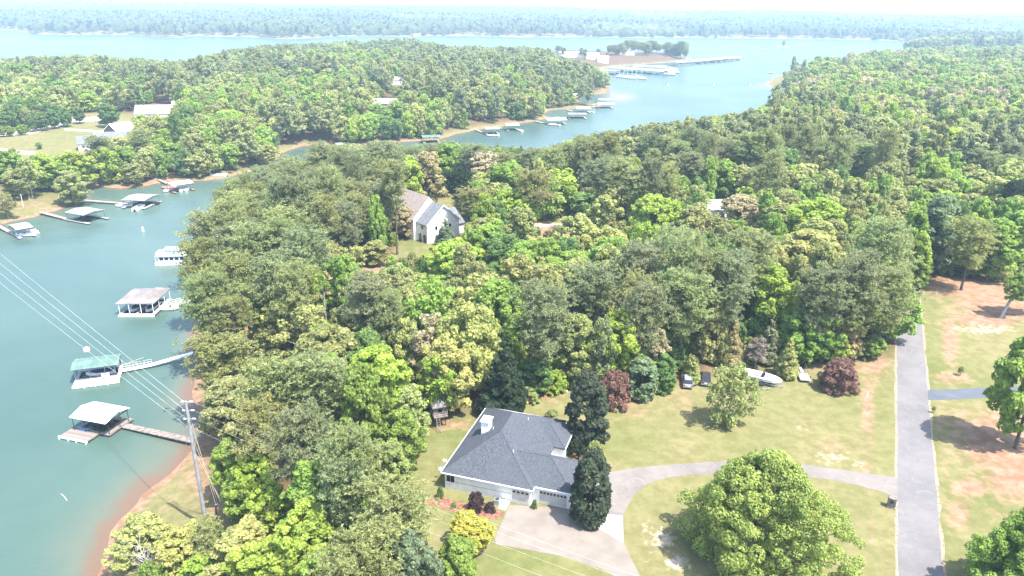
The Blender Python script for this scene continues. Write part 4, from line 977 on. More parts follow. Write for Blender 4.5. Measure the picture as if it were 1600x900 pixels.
MB().box(-.55, .55, -.5, .9, -.05, .32).build("landing", white_paint, t); MB().box(-.55, .55, -.9, -.502, -.05, .15).build("step", white_paint, t)

def simple_house(label, x, y, rz, Wd, Dp, hw, pit, wm, rm, cat="house", nm="house", gables=True, wins=3, chim=None, ridge='u', z=None, group=None, wing=None, two=False):
    z = gz(x, y) if z is None else z
    t = thing(nm, label, cat, (x, y, z), rz, group)
    mb = MB().box(-Wd / 2, Wd / 2, -Dp / 2, Dp / 2, -1.5, hw - .02)
    if gables:
        if ridge == 'u':
            for s in (-1, 1):
                x0 = s * (Wd / 2 - .15); x1 = s * Wd / 2
                mb.add([(x0, -Dp / 2, hw - .02), (x0, Dp / 2, hw - .02), (x0, 0, hw + Dp / 2 * pit - .05), (x1, -Dp / 2, hw - .02), (x1, Dp / 2, hw - .02), (x1, 0, hw + Dp / 2 * pit - .05)], [(0, 1, 2), (3, 5, 4), (0, 2, 5, 3), (1, 4, 5, 2), (0, 3, 4, 1)])
        else:
            for s in (-1, 1):
                y0 = s * (Dp / 2 - .15); y1 = s * Dp / 2
                mb.add([(-Wd / 2, y0, hw - .02), (Wd / 2, y0, hw - .02), (0, y0, hw + Wd / 2 * pit - .05), (-Wd / 2, y1, hw - .02), (Wd / 2, y1, hw - .02), (0, y1, hw + Wd / 2 * pit - .05)], [(0, 1, 2), (3, 5, 4), (0, 2, 5, 3), (1, 4, 5, 2), (0, 3, 4, 1)])
    wl = mb.build("wall", wm, t)
    o = .35; r = MB()
    if gables:
        if ridge == 'u': pts = [(-Dp / 2 - o, hw - o * pit), (0, hw + Dp / 2 * pit), (Dp / 2 + o, hw - o * pit)]; e = Wd / 2 + .3
        else: pts = [(-Wd / 2 - o, hw - o * pit), (0, hw + Wd / 2 * pit), (Wd / 2 + o, hw - o * pit)]; e = Dp / 2 + .3
        prof = pts + [(p[0], p[1] + .18) for p in pts[::-1]]
        V = [((-e, p[0], p[1]) if ridge == 'u' else (p[0], -e, p[1])) for p in prof] + [((e, p[0], p[1]) if ridge == 'u' else (p[0], e, p[1])) for p in prof]
        r.add(V, [(0, 1, 4, 5), (1, 2, 3, 4), (6, 11, 10, 7), (7, 10, 9, 8), (0, 6, 7, 1), (1, 7, 8, 2), (2, 8, 9, 3), (3, 9, 10, 4), (4, 10, 11, 5), (5, 11, 6, 0)])
    else: hip(r, -Wd / 2 - o, Wd / 2 + o, -Dp / 2 - o, Dp / 2 + o, hw + .18, pit, 'u' if Wd >= Dp else 'v')
    ro = r.build("roof", rm, t)
    for k in range(wins):
        for st in range(2 if two else 1):
            xx = -Wd / 2 + Wd * (k + .5) / wins; wi = MB().box(xx - .6, xx + .6, -Dp / 2 - .06, -Dp / 2 + .02, hw * .38 + st * 2.6 - (1.2 if two else 0), hw * .38 + 1.25 + st * 2.6 - (1.2 if two else 0)).build("window", white_paint, t)
            MB().box(xx - .5, xx + .5, -Dp / 2 - .09, -Dp / 2 - .055, hw * .38 + .1 + st * 2.6 - (1.2 if two else 0), hw * .38 + 1.15 + st * 2.6 - (1.2 if two else 0)).build("pane", dark_glass, wi)
    if chim: MB().box(chim[0] - .8, chim[0] + .8, chim[1] - .5, chim[1] + .5, -.5, chim[2]).build("chimney", chim[3], t)
    return t
# the white country house behind the wood
hz = 8.0; hp = un(668, 381, hz)
h2 = thing("country_house", "white country house with brown main roof grey wings and arched openings", "house", (hp[0], hp[1], hz), rad(41))
wl = MB().box(0, 11.6, 0, 5.2, -.5, 5.6); wl.box(-1.2, 10.4, 5.22, 20, -.5, 6.4); wl.box(11.62, 15.5, 3, 13, -.5, 3.2); wl.box(2, 14, 20.02, 28, -.5, 6.0); wall2 = wl.build("wall", white_wall, h2)
def gable_roof(mb, x0, x1, y0, y1, z, pit, ridge, th=.22, o=.4):
    if ridge == 'x': c = (y0 + y1) / 2; hw = (y1 - y0) / 2; pts = [(y0 - o, z - o * pit), (c, z + hw * pit), (y1 + o, z - o * pit)]; a, b = x0 - o, x1 + o
    else: c = (x0 + x1) / 2; hw = (x1 - x0) / 2; pts = [(x0 - o, z - o * pit), (c, z + hw * pit), (x1 + o, z - o * pit)]; a, b = y0 - o, y1 + o
    prof = pts + [(p[0], p[1] + th) for p in pts[::-1]]
    f = (lambda t, p: (t, p[0], p[1])) if ridge == 'x' else (lambda t, p: (p[0], t, p[1]))
    return mb.add([f(a, p) for p in prof] + [f(b, p) for p in prof], [(0, 1, 4, 5), (1, 2, 3, 4), (6, 11, 10, 7), (7, 10, 9, 8), (0, 6, 7, 1), (1, 7, 8, 2), (2, 8, 9, 3), (3, 9, 10, 4), (4, 10, 11, 5), (5, 11, 6, 0)])
def gable_wall(mb, a, b, at, z, pit, axis):
    m_ = (a + b) / 2; top = z + (b - a) / 2 * pit - .02
    P = [(a, z), (b, z), (m_, top)]; f = (lambda p, d: (at + d, p[0], p[1])) if axis == 'x' else (lambda p, d: (p[0], at + d, p[1]))
    return mb.add([f(p, 0) for p in P] + [f(p, .15) for p in P], [(0, 1, 2), (5, 4, 3), (0, 3, 4, 1), (1, 4, 5, 2), (2, 5, 3, 0)])
gable_roof(MB(), 0, 11.6, 0, 5.0, 5.64, .85, 'y').build("roof", roof_grey, h2)
gable_roof(MB(), -1.2, 10.4, 5.8, 20, 6.44, 1.0, 'y').build("roof", roof_brown, h2)
gable_roof(MB(), 12.1, 15.5, 3, 13, 3.24, .7, 'x').build("roof", roof_grey, h2)
hip(MB(), 1.6, 14.4, 20.5, 28.4, 6.2, .8, 'u').build("roof", roof_grey, h2)
g_ = MB(); gable_wall(g_, 0, 11.6, .0, 5.6, .85, 'y'); gable_wall(g_, -1.2, 10.4, 5.42, 6.4, 1.0, 'y'); gable_wall(g_, 3, 13, 15.34, 3.2, .7, 'x'); g_.build("gable", white_wall, h2)
tr = MB(); tr.beam((-.4, -.44, 5.4), (5.8, -.44, 10.72), .1, .4); tr.beam((5.8, -.44, 10.72), (12.0, -.44, 5.4), .1, .4); tr.build("rake_board", white_paint, h2)
for y in (1.35, 3.7):
    pts = [(y - .75, 0), (y + .75, 0), (y + .75, 1.7)] + [(y + .75 * math.cos(t), 1.7 + .75 * math.sin(t)) for t in np.linspace(.3, 2.84, 7)] + [(y - .75, 1.7)]
    MB().add([(-.05, p[0], p[1]) for p in pts], [tuple(range(len(pts)))]).build("archway", dark_glass, h2)
wi = MB().box(-.07, -.01, 1.9, 2.9, 3.9, 5.1).build("window", white_paint, h2); MB().box(-.1, -.065, 2.0, 2.8, 4.0, 5.0).build("pane", dark_glass, wi)
for (x, z) in ((3.2, 3.6), (8.2, 3.6), (3.2, .9), (8.2, .9)):
    wi = MB().box(x - .5, x + .5, -.07, -.01, z, z + 1.3).build("window", white_paint, h2); MB().box(x - .4, x + .4, -.1, -.065, z + .1, z + 1.2).build("pane", dark_glass, wi)
cm = MB().box(-2.4, -1.22, 11, 14, -.5, 9.8).build("chimney", brick, h2, bevel=.03); MB().box(-2.5, -1.1, 10.9, 14.1, 9.8, 10.0).build("chimney_cap", brick, cm)

def px_house(label, x, y, **k):
    X_, Y_, Z_ = ground_at(x, y); return simple_house(label, X_, Y_, z=Z_, **k)
px_house("far-bank house with brown roof white gable and tall end chimney", 245, 182, rz=.25, Wd=22, Dp=13, hw=2.4, pit=.7, wm=white_wall, rm=roof_brown, chim=(10.4, 0, 9, white_paint), wins=4)
px_house("white-roofed barn with open dark timber gable by the field", 190, 214, rz=-.5, Wd=11, Dp=11, hw=3.6, pit=.65, wm=dark_wood, rm=white_metal, cat="barn", nm="barn", wins=0, ridge='v')
px_house("low white flat shed before the barn", 176, 217, rz=-.05, Wd=16, Dp=4, hw=2.4, pit=.15, wm=dark_wood, rm=white_metal, cat="shed", nm="shed", wins=0)
px_house("grey-roofed cottage nearest the bank trees", 148, 232, rz=.5, Wd=13, Dp=9, hw=3.2, pit=.65, wm=white_wall, rm=roof_grey, wins=3)
px_house("grey-roofed cottage with white gable beside the barn", 178, 226, rz=.35, Wd=14, Dp=9, hw=3.4, pit=.6, wm=white_wall, rm=roof_grey, wins=3)
px_house("small red brick shed at the lane's end", 153, 172, rz=.3, Wd=8, Dp=6, hw=3, pit=.6, wm=brick, rm=roof_brown, cat="shed", nm="shed", wins=1)
px_house("long house with pale roof in the peninsula woods", 602, 170, rz=.2, Wd=24, Dp=11, hw=4, pit=.5, wm=brick, rm=cream_metal, wins=4)
px_house("cream house half hidden in the peninsula pines", 626, 132, rz=.1, Wd=20, Dp=10, hw=4, pit=.5, wm=white_wall, rm=cream_metal, wins=3)
px_house("brown house in the peninsula pines", 708, 126, rz=.1, Wd=16, Dp=10, hw=5, pit=.7, wm=white_wall, rm=roof_brown, wins=3)
px_house("pale-roofed house hidden among trees on the ridge", 1120, 338, rz=.15, Wd=15, Dp=9, hw=3.5, pit=.5, wm=white_wall, rm=cream_metal, wins=3)
px_house("white dome-roofed outbuilding among the ridge trees", 1094, 332, rz=.3, Wd=6, Dp=5, hw=3, pit=.5, wm=white_wall, rm=white_metal, cat="shed", nm="shed", wins=1)
# marina sheds
px_house("long white marina shed farthest along the spit", 890, 89, rz=.05, Wd=31, Dp=18, hw=6, pit=.12, wm=white_wall, rm=white_metal, cat="shed", nm="marina_shed", wins=0)
px_house("second white marina shed with a dark opening", 925, 93, rz=.05, Wd=17, Dp=14, hw=7, pit=.15, wm=white_wall, rm=white_metal, cat="shed", nm="marina_shed", wins=1)
px_house("white gabled marina office at the water", 941, 103, rz=.05, Wd=15, Dp=10, hw=6.5, pit=.4, wm=white_wall, rm=white_metal, cat="office", nm="marina_office", wins=2)
px_house("pale marina store among the spit's trees", 978, 97, rz=.05, Wd=22, Dp=10, hw=4.5, pit=.3, wm=white_wall, rm=cream_metal, cat="store", nm="marina_store", wins=3)
# houses on the far shore, each a few pixels
for i, (x, y, w_, c) in enumerate([(97, 27, 26, 0), (45, 43, 30, 0), (276, 10.5, 60, 0), (300, 35, 22, 0), (390, 57, 26, 0), (180, 49, 22, 1), (468, 56, 24, 0), (488, 55, 22, 2), (518, 48, 38, 1), (541, 54, 18, 0), (575, 53, 32, 2), (605, 55, 26, 1), (632, 53.5, 24, 0), (655, 53.5, 24, 0), (673, 48, 36, 1), (692, 54, 18, 0), (746, 54, 22, 0), (1052, 57, 26, 0), (1090, 56, 30, 0), (1123, 56.5, 24, 1), (1149, 57, 20, 0), (1248, 58.5, 40, 0), (1315, 58.5, 26, 0), (1030, 56, 20, 2)]):
    X_, Y_, Z_ = ground_at(x, y)
    near = ["the picture's first far point", "the first far point's shore", "the skyline woods", "the second far point", "the channel's mouth", "the first cove", "the clay bank", "the clay bank's middle", "the long clay slope", "the white boathouse", "the wooded cove", "the second clay bank", "the third clay bank", "the low clay shore", "the tall tan slope", "the sailing pier", "the open lake's far side", "the marina spit, first", "the marina spit, second", "the marina spit, third", "the marina spit, last", "the bare islet", "the far wooded bend", "the marina trees"][i]
    simple_house(("tiny white house", "tiny tan house", "tiny reddish house")[c] + " across the lake by " + near, X_, Y_, random.uniform(-.3, .3), w_, 12, 6.5, .45, (white_wall, mat("tan_siding", (.45, .38, .30), .7), brick)[c], (cream_metal, roof_brown, roof_brown)[c], wins=3, z=Z_, group="houses on the far shore")

# ------------------------------------------------------------------ docks
def frame3(A, B, C):
    """left, front and right corner of a roof -> centre, width, depth, heading"""
    A, B, C = [np.array(p[:2]) for p in (A, B, C)]
    x = B - A; w_ = np.linalg.norm(x); x = x / w_; y = np.array([-x[1], x[0]]); d_ = float((C - B) @ y)
    return A + x * w_ / 2 + y * d_ / 2, w_, d_, math.atan2(x[1], x[0])
def to_local(t, p):
    a = t.rotation_euler[2]; v = np.array(p[:2]) - [t.location[0], t.location[1]]
    return np.array([v[0] * math.cos(a) + v[1] * math.sin(a), -v[0] * math.sin(a) + v[1] * math.cos(a)])
def deck(t, rects, dm, z=.5, fl=True, name="deck"):
    d = MB(); f = MB()
    for (x0, x1, y0, y1) in rects:
        d.box(x0, x1, y0, y1, z - .14, z)
        if fl: f.box(x0 + .12, x1 - .12, y0 + .12, y1 - .12, -.25, z - .142)
    o = d.build(name, dm, t)
    if fl: f.build("float", black_float, o)
    return o
def planks(t, x0, x1, y0, y1, z, dm, n, along='y'):
    me = None
    for k in range(n):
        if along == 'y': a = x0 + (x1 - x0) * k / n; b = x0 + (x1 - x0) * (k + 1) / n - .04; mb = MB().box(0, b - a, 0, y1 - y0, 0, .05); loc = (a, y0, z)
        else: a = y0 + (y1 - y0) * k / n; b = y0 + (y1 - y0) * (k + 1) / n - .04; mb = MB().box(0, x1 - x0, 0, b - a, 0, .05); loc = (x0, a, z)
        if me is None: o = mb.build("plank", dm, t); me = o.data
        else: o = link("plank", me, t)
        o.location = (loc[0], loc[1], loc[2] + random.uniform(0, .015))
def posts(t, pts, z0, z1, mt, r=.07):
    me = None
    for p in pts:
        if me is None: o = MB().tube([(0, 0, z0), (0, 0, z1)], r, 6).build("post", mt, t); me = o.data
        else: o = link("post", me, t)
        o.location = (p[0], p[1], 0)
def roof_beams(t, W2, D2, z, mt):
    b = MB()
    for y in (-D2, D2): b.beam((-W2, y, z), (W2, y, z), .12, .2)
    for x in (-W2, W2): b.beam((x, -D2 + .07, z), (x, D2 - .07, z), .12, .2)
    return b.build("roof_beam", mt, t)
def metal_roof(t, x0, x1, y0, y1, z, rise, mt, ridge='x', hipped=False):
    mb = MB()
    if hipped: hip(mb, x0, x1, y0, y1, z, rise / (min(x1 - x0, y1 - y0) / 2), 'u' if x1 - x0 >= y1 - y0 else 'v', th=.1)
    else:
        hw = ((y1 - y0) if ridge == 'x' else (x1 - x0)) / 2; gable_roof(mb, x0, x1, y0, y1, z, rise / hw, ridge, .08, .0)
    ro = mb.build("roof", mt, t); hw = (y1 - y0) / 2
    if not hipped and ridge == 'x':             # standing seams, one by one
        n = int((x1 - x0) / .9); me = None
        for s in (-1, 1):
            me = None
            for k in range(n + 1):
                x = x0 + .03 + (x1 - x0 - .06) * k / n
                if me is None: o = MB().beam((0, (y0 + y1) / 2 + s * hw, z + .095), (0, (y0 + y1) / 2 + s * .03, z + rise + .095), .045, .05).build("seam", mt, ro); me = o.data
                else: o = link("seam", me, ro)
                o.location.x = x
    return ro
def gangway(t, p, q, w_, dm, z0, z1, name="gangway", rail=None, pl=0):
    p = np.array([*p, z0]); q = np.array([*q, z1]); o = MB().beam(p, q, w_, .16).build(name, dm, t)
    d = (q - p); L = np.linalg.norm(d); d = d / L; n = np.array([-d[1], d[0], 0])
    if pl:
        for k in range(pl):
            a = p + d * (L * k / pl + .03) + [0, 0, .105]; b = p + d * (L * (k + 1) / pl - .03) + [0, 0, .105]
            MB().beam(a, b, w_ + .1, .05).build("plank", dm, o)
    if rail:
        r = MB()
        for s in (-1, 1):
            for hh in (.55, 1.05): r.tube([p + n * s * w_ / 2 + [0, 0, hh], q + n * s * w_ / 2 + [0, 0, hh]], .035, 5)
            for k in range(9):
                c = p + d * L * k / 8 + n * s * w_ / 2; r.tube([c, c + [0, 0, 1.07]], .03, 5)
        r.build("railing", rail, o)
    return o
def hull_boat(t, L, Bm, Hh_, mt, name="hull", z=0.0, stern=.92):
    S_ = [(-.5, stern, .1), (-.25, 1, .0), (.1, 1, .0), (.3, .78, .06), (.43, .38, .22), (.5, .04, .5)]
    V = []; F = []
    for (tt, wf, zb) in S_:
        hw = Bm / 2 * wf
        V += [(-hw, tt * L, z + Hh_ * (1 + .18 * max(0, tt))), (-hw * .86, tt * L, z + Hh_ * (.35 + zb * .6)), (0, tt * L, z + Hh_ * zb), (hw * .86, tt * L, z + Hh_ * (.35 + zb * .6)), (hw, tt * L, z + Hh_ * (1 + .18 * max(0, tt)))]
    for i in range(len(S_) - 1):
        for j in range(4): F.append((i * 5 + j, i * 5 + j + 1, i * 5 + 6 + j, i * 5 + 5 + j))
        F.append((i * 5 + 4, i * 5, i * 5 + 5, i * 5 + 9))
    F += [(4, 3, 2, 1, 0), tuple(range(25, 30))]
    return MB().add(V, F).build(name, mt, t, smooth=False)
def runabout(label, loc, rz, L=5.5, cover=None, hullm=None, group=None, z=-.1, motor=True, shadez=0):
    t = thing("motor_boat", label, "boat", loc, rz, group); Bm = L * .40
    hull_boat(t, L, Bm, .95, hullm or white_paint, z=z)
    if cover: MB().add([(-Bm * .40, -L * .42, z + 1.0), (Bm * .40, -L * .42, z + 1.0), (Bm * .42, L * .12, z + 1.02), (-Bm * .42, L * .12, z + 1.02), (0, -L * .38, z + 1.35), (0, L * .1, z + 1.5), (0, L * .44, z + 1.22)], [(0, 1, 4), (1, 2, 5, 4), (3, 0, 4, 5), (2, 6, 5), (6, 3, 5), (0, 3, 6, 2, 1)]).build("cover", cover, t)
    else:
        MB().box(-Bm * .34, Bm * .34, -L * .40, L * .06, z + .955, z + 1.0).build("cockpit", mat("grey_cockpit", (.30, .30, .31), .7), t)
        for s in (-1, 1): MB().box(s * Bm * .17 - .25, s * Bm * .17 + .25, -L * .12, -L * .03, z + 1.0, z + 1.35).build("seat", white_paint, t, bevel=.05)
        MB().add([(-Bm * .36, L * .05, z + 1.0), (Bm * .36, L * .05, z + 1.0), (Bm * .3, -L * .01, z + 1.45), (-Bm * .3, -L * .01, z + 1.45)], [(0, 1, 2, 3)]).build("windscreen", dark_glass, t)
    if motor: MB().box(-.2, .2, -L * .5 - .45, -L * .5 - .02, z - .05, z + 1.25).build("outboard_motor", white_paint if cover is None else black_float, t, bevel=.07)
    return t
def pontoon(label, loc, rz, L=7.0, Wd=2.5, top=None, group=None, deckm=None):
    t = thing("pontoon_boat", label, "boat", loc, rz, group)
    for s in (-1, 1): MB().tube([(s * Wd * .36, -L / 2, .1), (s * Wd * .36, L / 2 - .8, .1), (s * Wd * .36, L / 2, .32)], [.32, .32, .08], 8).build("pontoon", alu, t)
    MB().box(-Wd / 2, Wd / 2, -L / 2 + .2, L / 2 - .3, .42, .52).build("deck", deckm or grey_deck, t)
    r = MB()
    for (a, b) in (((-Wd / 2 + .03, -L / 2 + .3), (-Wd / 2 + .03, L / 2 - .5)), ((Wd / 2 - .03, -L / 2 + .3), (Wd / 2 - .03, L / 2 - .5)), ((-Wd / 2 + .08, L / 2 - .5), (Wd / 2 - .08, L / 2 - .5))): r.beam((*a, .85), (*b, .85), .05, .6)
    r.build("railing", white_paint, t)
    for s in (-1, 1): MB().box(s * Wd * .32 - .3, s * Wd * .32 + .3, -L * .35, L * .3, .522, .9).build("bench", mat("pale_vinyl", (.6, .58, .54), .6), t, bevel=.04)
    if top is not None:
        MB().box(-Wd * .46, Wd * .46, -L * .3, L * .12, 2.3, 2.38).build("canopy", top, t, bevel=.03)
        posts(t, [(-Wd * .44, -L * .28), (Wd * .44, -L * .28), (-Wd * .44, L * .1), (Wd * .44, L * .1)], .52, 2.3, alu, .025)
    MB().box(-.2, .2, -L / 2 - .3, -L / 2 + .18, 0, .95).build("outboard_motor", black_float, t, bevel=.06)
    return t
# nearest dock: bright white roof, wooden decks
c, w_, d_, a_ = frame3((-79.3, 114.8), (-71.7, 112.7), (-69.8, 118.3))
D1 = thing("boat_dock", "nearest dock with blown-out white roof and weathered wooden decks", "dock", (-74.65, 116.6, 0), math.atan2(-.266, .964), "covered boat docks in the cove")
dk = deck(D1, [(-4.7, 1.4, -5.05, -1.75), (1.92, 3.6, -2.3, 3.7), (-4.1, -3.3, -1.70, 3.2), (-3.28, 1.9, 2.6, 3.4), (1.42, 1.90, -2.3, -1.75)], weathered, .46)
planks(dk, -4.65, 1.35, -5.0, -1.8, .462, weathered, 16, 'y'); planks(dk, 1.95, 3.57, -2.25, 3.65, .462, weathered, 12, 'x')
bmp = MB(); bmp.box(-4.78, 1.48, -5.2, -5.06, .2, .58)
for x in (-4.6, -2.6, -.9, 1.2): bmp.box(x - .12, x + .12, -5.32, -5.21, .0, .62)
bmp.build("bumper", white_paint, D1)
posts(D1, [(-3.7, -2.6), (-1.2, -2.6), (1.3, -2.2), (3.4, -2.0), (-3.7, 2.7), (-1.2, 2.9), (1.3, 2.9), (3.4, 2.7), (3.4, .6)], .4, 3.25, dark_metal, .06)
metal_roof(D1, -3.95, 3.95, -2.95, 2.95, 3.2, .75, white_metal); roof_beams(D1, 3.7, 2.6, 3.08, dark_metal)
q = to_local(D1, (-56.1, 111.6)); p0 = to_local(D1, (-71.0, 116.9)); gangway(D1, (3.65, p0[1]), q, 1.35, weathered, .36, .75, "walkway", None, 22)
runabout("dark boat under the nearest white dock roof", (-75.1, 117.0, 0), D1.rotation_euler[2] + math.pi / 2, 4.6, black_cover, black_float)
def kayak(label, loc, rz, mt):
    t = thing("kayak", label, "kayak", loc, rz); V = []; F = []
    for tt, wf, zz in ((-1.5, .05, .3), (-.9, .8, .05), (0, 1, 0), (.9, .8, .05), (1.5, .05, .3)):
        for j in range(8):
            a = 2 * math.pi * j / 8; V.append((tt, .38 * wf * math.cos(a), .2 + zz * .5 + .18 * max(wf, .15) * math.sin(a)))
    for i in range(4):
        for j in range(8): F.append((i * 8 + j, i * 8 + (j + 1) % 8, i * 8 + 8 + (j + 1) % 8, i * 8 + 8 + j))
    F += [tuple(range(8)), tuple(range(32, 40))]
    MB().add(V, F).build("hull", mt, t, smooth=True); MB().disc((0, 0, .375), .28, .03, 'z', 12).build("cockpit", dark_glass, t); return t
q = D1.location + Vector((math.cos(a_) * -2.2 + math.sin(a_) * 2.1, math.sin(a_) * -2.2 - math.cos(a_) * 2.1, .50)); kayak("bright blue kayak lying under the nearest dock roof", q, a_, cyan_plastic)
# green roof
D2 = thing("boat_dock", "dock with faded green metal roof and pale front deck", "dock", (-85.8, 136.5, 0), math.atan2(.34, .94), "covered boat docks in the cove")
deck(D2, [(-4.25, 4.3, -4.4, -.9), (-4.25, -3.6, -.88, 3.2), (3.5, 4.3, -.88, 3.4), (-3.58, 3.48, 2.6, 3.3)], grey_deck, .52)
sd2 = MB(); sd2.box(-4.3, 4.35, -4.5, -4.42, .1, .56); sd2.build("skirt", white_paint, D2)
for x in (-2.2, -.1, 2.1): MB().box(x - .1, x + .1, -4.75, -4.52, -.05, .95).build("fender", white_paint, D2, bevel=.04)
posts(D2, [(-4.0, -1.6), (-1.4, -1.1), (1.4, -1.1), (4.0, -1.6), (-4.0, 2.9), (-1.4, 2.9), (1.4, 2.9), (4.0, 2.9), (4.0, .6)], .5, 3.4, alu, .06)
metal_roof(D2, -4.4, 4.4, -2.75, 2.75, 3.3, .55, green_metal); roof_beams(D2, 4.1, 2.4, 3.18, dark_metal)
bk = MB(); bk.box(-3.9, 3.9, 2.5, 2.58, .9, 2.2); bk.build("back_screen", dark_metal, D2)
p0 = to_local(D2, (-81.8, 138.8)); q = to_local(D2, (-76.8, 140.9)); gangway(D2, (4.35, p0[1] - .3), q, 1.2, white_paint, .46, .62, "gangway", alu); q2 = to_local(D2, (-69.5, 144.9)); gangway(D2, q + np.array([.05, 0]), q2, 1.2, white_paint, .64, 1.6, "gangway", None)
runabout("blue-covered boat in the slip under the green roof", tuple(np.array([-85.9, 137.4, 0])), D2.rotation_euler[2] + math.pi / 2, 5.6, blue_cover, white_paint)
for i, xx in enumerate((1.2, 2.0)):
    pw_ = D2.matrix_basis @ Vector((xx, -2.3 - .1 * i, .52)); t = thing("deck_chair", ("white deck chair nearer the green dock's middle", "white deck chair nearer the green dock's gangway")[i], "chair", pw_, D2.rotation_euler[2] + .2)
    MB().box(-.3, .3, -.35, .3, .32, .42).build("seat", white_paint, t); MB().box(-.3, .3, .302, .38, .34, 1.0).build("backrest", white_paint, t)
    for x in (-.27, .27):
        for y in (-.3, .26): MB().box(x - .03, x + .03, y - .03, y + .03, 0, .32).build("leg", white_paint, t)
t = thing("fishing_boom", "thin yellow boom sticking out behind the green-roofed dock", "boom", D2.matrix_basis @ Vector((4.3, 2.2, 1.0))); a = np.array(t.location); b = un(224, 558.5, 2.6)
MB().tube([(0, 0, 0), tuple(b - a)], .06, 6).build("boom", mat("yellow_paint", (.55, .45, .16), .5), t); MB().tube([(0, 0, -.55), (0, 0, .1)], .05, 6).build("mount", dark_metal, t)
# tan roof with hips
D3 = thing("boat_dock", "dock with weathered tan hipped roof and navy-covered boats", "dock", (-93.6, 173.7, 0), math.atan2(.03, 1), "covered boat docks in the cove")
L1, R1, R2 = [to_local(D3, un(x, y, 4.7)) for x, y in ((205.5, 453.3), (238, 453.3), (243.5, 448.6))]
E3 = [(-4.65, -5.4, 3.3), (4.65, -5.1, 3.3), (4.5, 5.6, 3.3), (-4.7, 5.2, 3.3)]
V = E3 + [(x, y, z - .12) for x, y, z in E3] + [(*L1, 4.7), (*R1, 4.7), (*R2, 4.7)]
MB().add(V, [(0, 1, 9, 8), (1, 2, 10, 9), (3, 0, 8), (2, 3, 8), (2, 8, 9), (2, 9, 10), (4, 7, 6, 5), (4, 5, 1, 0), (5, 6, 2, 1), (6, 7, 3, 2), (7, 4, 0, 3)]).build("roof", tan_metal, D3); roof_beams(D3, 4.2, 4.8, 3.08, white_paint)
deck(D3, [(-4.1, 4.7, -5.9, -5.0), (3.7, 4.7, -4.98, 5.0), (-4.1, -3.5, -4.98, 5.0), (-3.48, 3.68, 4.2, 5.0), (-.35, .35, -4.98, 4.18)], grey_deck, .55)
MB().box(-4.15, 4.75, -6.0, -5.92, .05, .62).build("skirt", white_paint, D3)
posts(D3, [(-4.0, -5.2), (-1.6, -5.2), (1.3, -5.2), (4.3, -5.2), (-4.0, 4.8), (0, 4.8), (4.3, 4.8), (4.3, -1.7), (4.3, 1.6), (-4.0, 0)], .55, 3.2, white_paint, .07)
for k, (xx, lb) in enumerate(((-1.9, "navy-covered boat in the outer slip of the tan-roofed dock"), (2.0, "navy-covered boat in the inner slip of the tan-roofed dock"))): runabout(lb, (D3.location[0] + xx, D3.location[1] - .6, 0), math.pi, 6.2, blue_cover, white_paint)
p0 = to_local(D3, (-89.0, 173.3)); q = to_local(D3, (-78.5, 178.6)); gangway(D3, (4.75, p0[1]), q, 1.5, white_paint, .5, 1.5, "gangway", white_paint)
runabout("small white boat moored by the white gangway", (-86.8, 172.6, 0), rad(-80), 4.2, None, white_paint)
# far-bank docks of the cove
def corner_dock(label, A, B, C, z, rm, dm, walk, ridge='x', group="covered boat docks in the cove", rise=.6, fx=1.0, two=False, dark=dark_metal):
    c, w_, d_, a_ = frame3(un(*A, z), un(*B, z), un(*C, z)); t = thing("boat_dock", label, "dock", (c[0], c[1], 0), a_, group)
    W2, D2_ = w_ / 2, d_ / 2
    deck(t, [(-W2, -W2 + 1.1, -D2_ - fx, D2_ + fx * .6), (W2 - 1.1, W2, -D2_ - fx, D2_ + fx * .6), (-W2 + 1.12, W2 - 1.12, D2_ - 1.1, D2_)] if not two else [(-W2 - fx, W2 + fx, -D2_, -D2_ + 1.1), (-W2 - fx, W2 + fx, D2_ - 1.1, D2_), (-W2, -W2 + 1.1, -D2_ + 1.12, D2_ - 1.12)], dm, .5)
    posts(t, [(x, y) for x in (-W2 + .3, 0, W2 - .3) for y in (-D2_ + .3, D2_ - .3)] + [(-W2 + .3, 0), (W2 - .3, 0)], .5, z + .05, dark, .06)
    metal_roof(t, -W2, W2, -D2_, D2_, z, rise, rm, ridge); roof_beams(t, W2 - .25, D2_ - .25, z - .11, dark)
    if walk:
        e = to_local(t, ground_at(*walk)[:2] if len(walk) == 2 else walk); zz = .9
        st = min([(-W2, 0), (W2, 0), (0, D2_), (0, -D2_), (-W2, -D2_ * .8), (-W2, D2_ * .8)], key=lambda p: np.hypot(p[0] - e[0], p[1] - e[1])); s = np.array(st) + (e - np.array(st)) / np.linalg.norm(e - np.array(st)) * .1
        gangway(t, s, e, 1.4, mat("sandy_boardwalk", (.50, .40, .31), .85, .14), .42, zz, "walkway", weathered)
    return t, a_, w_, d_
dA, a, w_, d_ = corner_dock("far-bank dock nearest the picture's edge, pale roof", (11, 352), (25, 360), (51, 354), 3.0, cream_metal, grey_deck, (-12, 352), 'y', two=True)
pontoon("pontoon boat at the far-bank dock nearest the picture's edge", (dA.location[0] + 1.5, dA.location[1] + .2, 0), a + math.pi, 7, 2.4, None)
runabout("white bow rider showing its motor at the edge dock", (*un(40, 369, 0)[:2], 0), a + 2.6, 5, None)
dB, a, w_, d_ = corner_dock("far-bank dock in the middle, pale roof and empty slips", (101, 332), (130, 337), (160, 327.5), 3.2, cream_metal, grey_deck, (64, 337), 'x', two=True, fx=1.6)
runabout("dark boat under the middle far-bank dock roof", (dB.location[0], dB.location[1], 0), a - 1.57, 5, black_cover, black_float)
dC, a, w_, d_ = corner_dock("far-bank dock with long boardwalk and several boats", (190, 312.5), (226, 314), (244, 304), 3.2, cream_metal, grey_deck, (127, 317), 'x', fx=1.2)
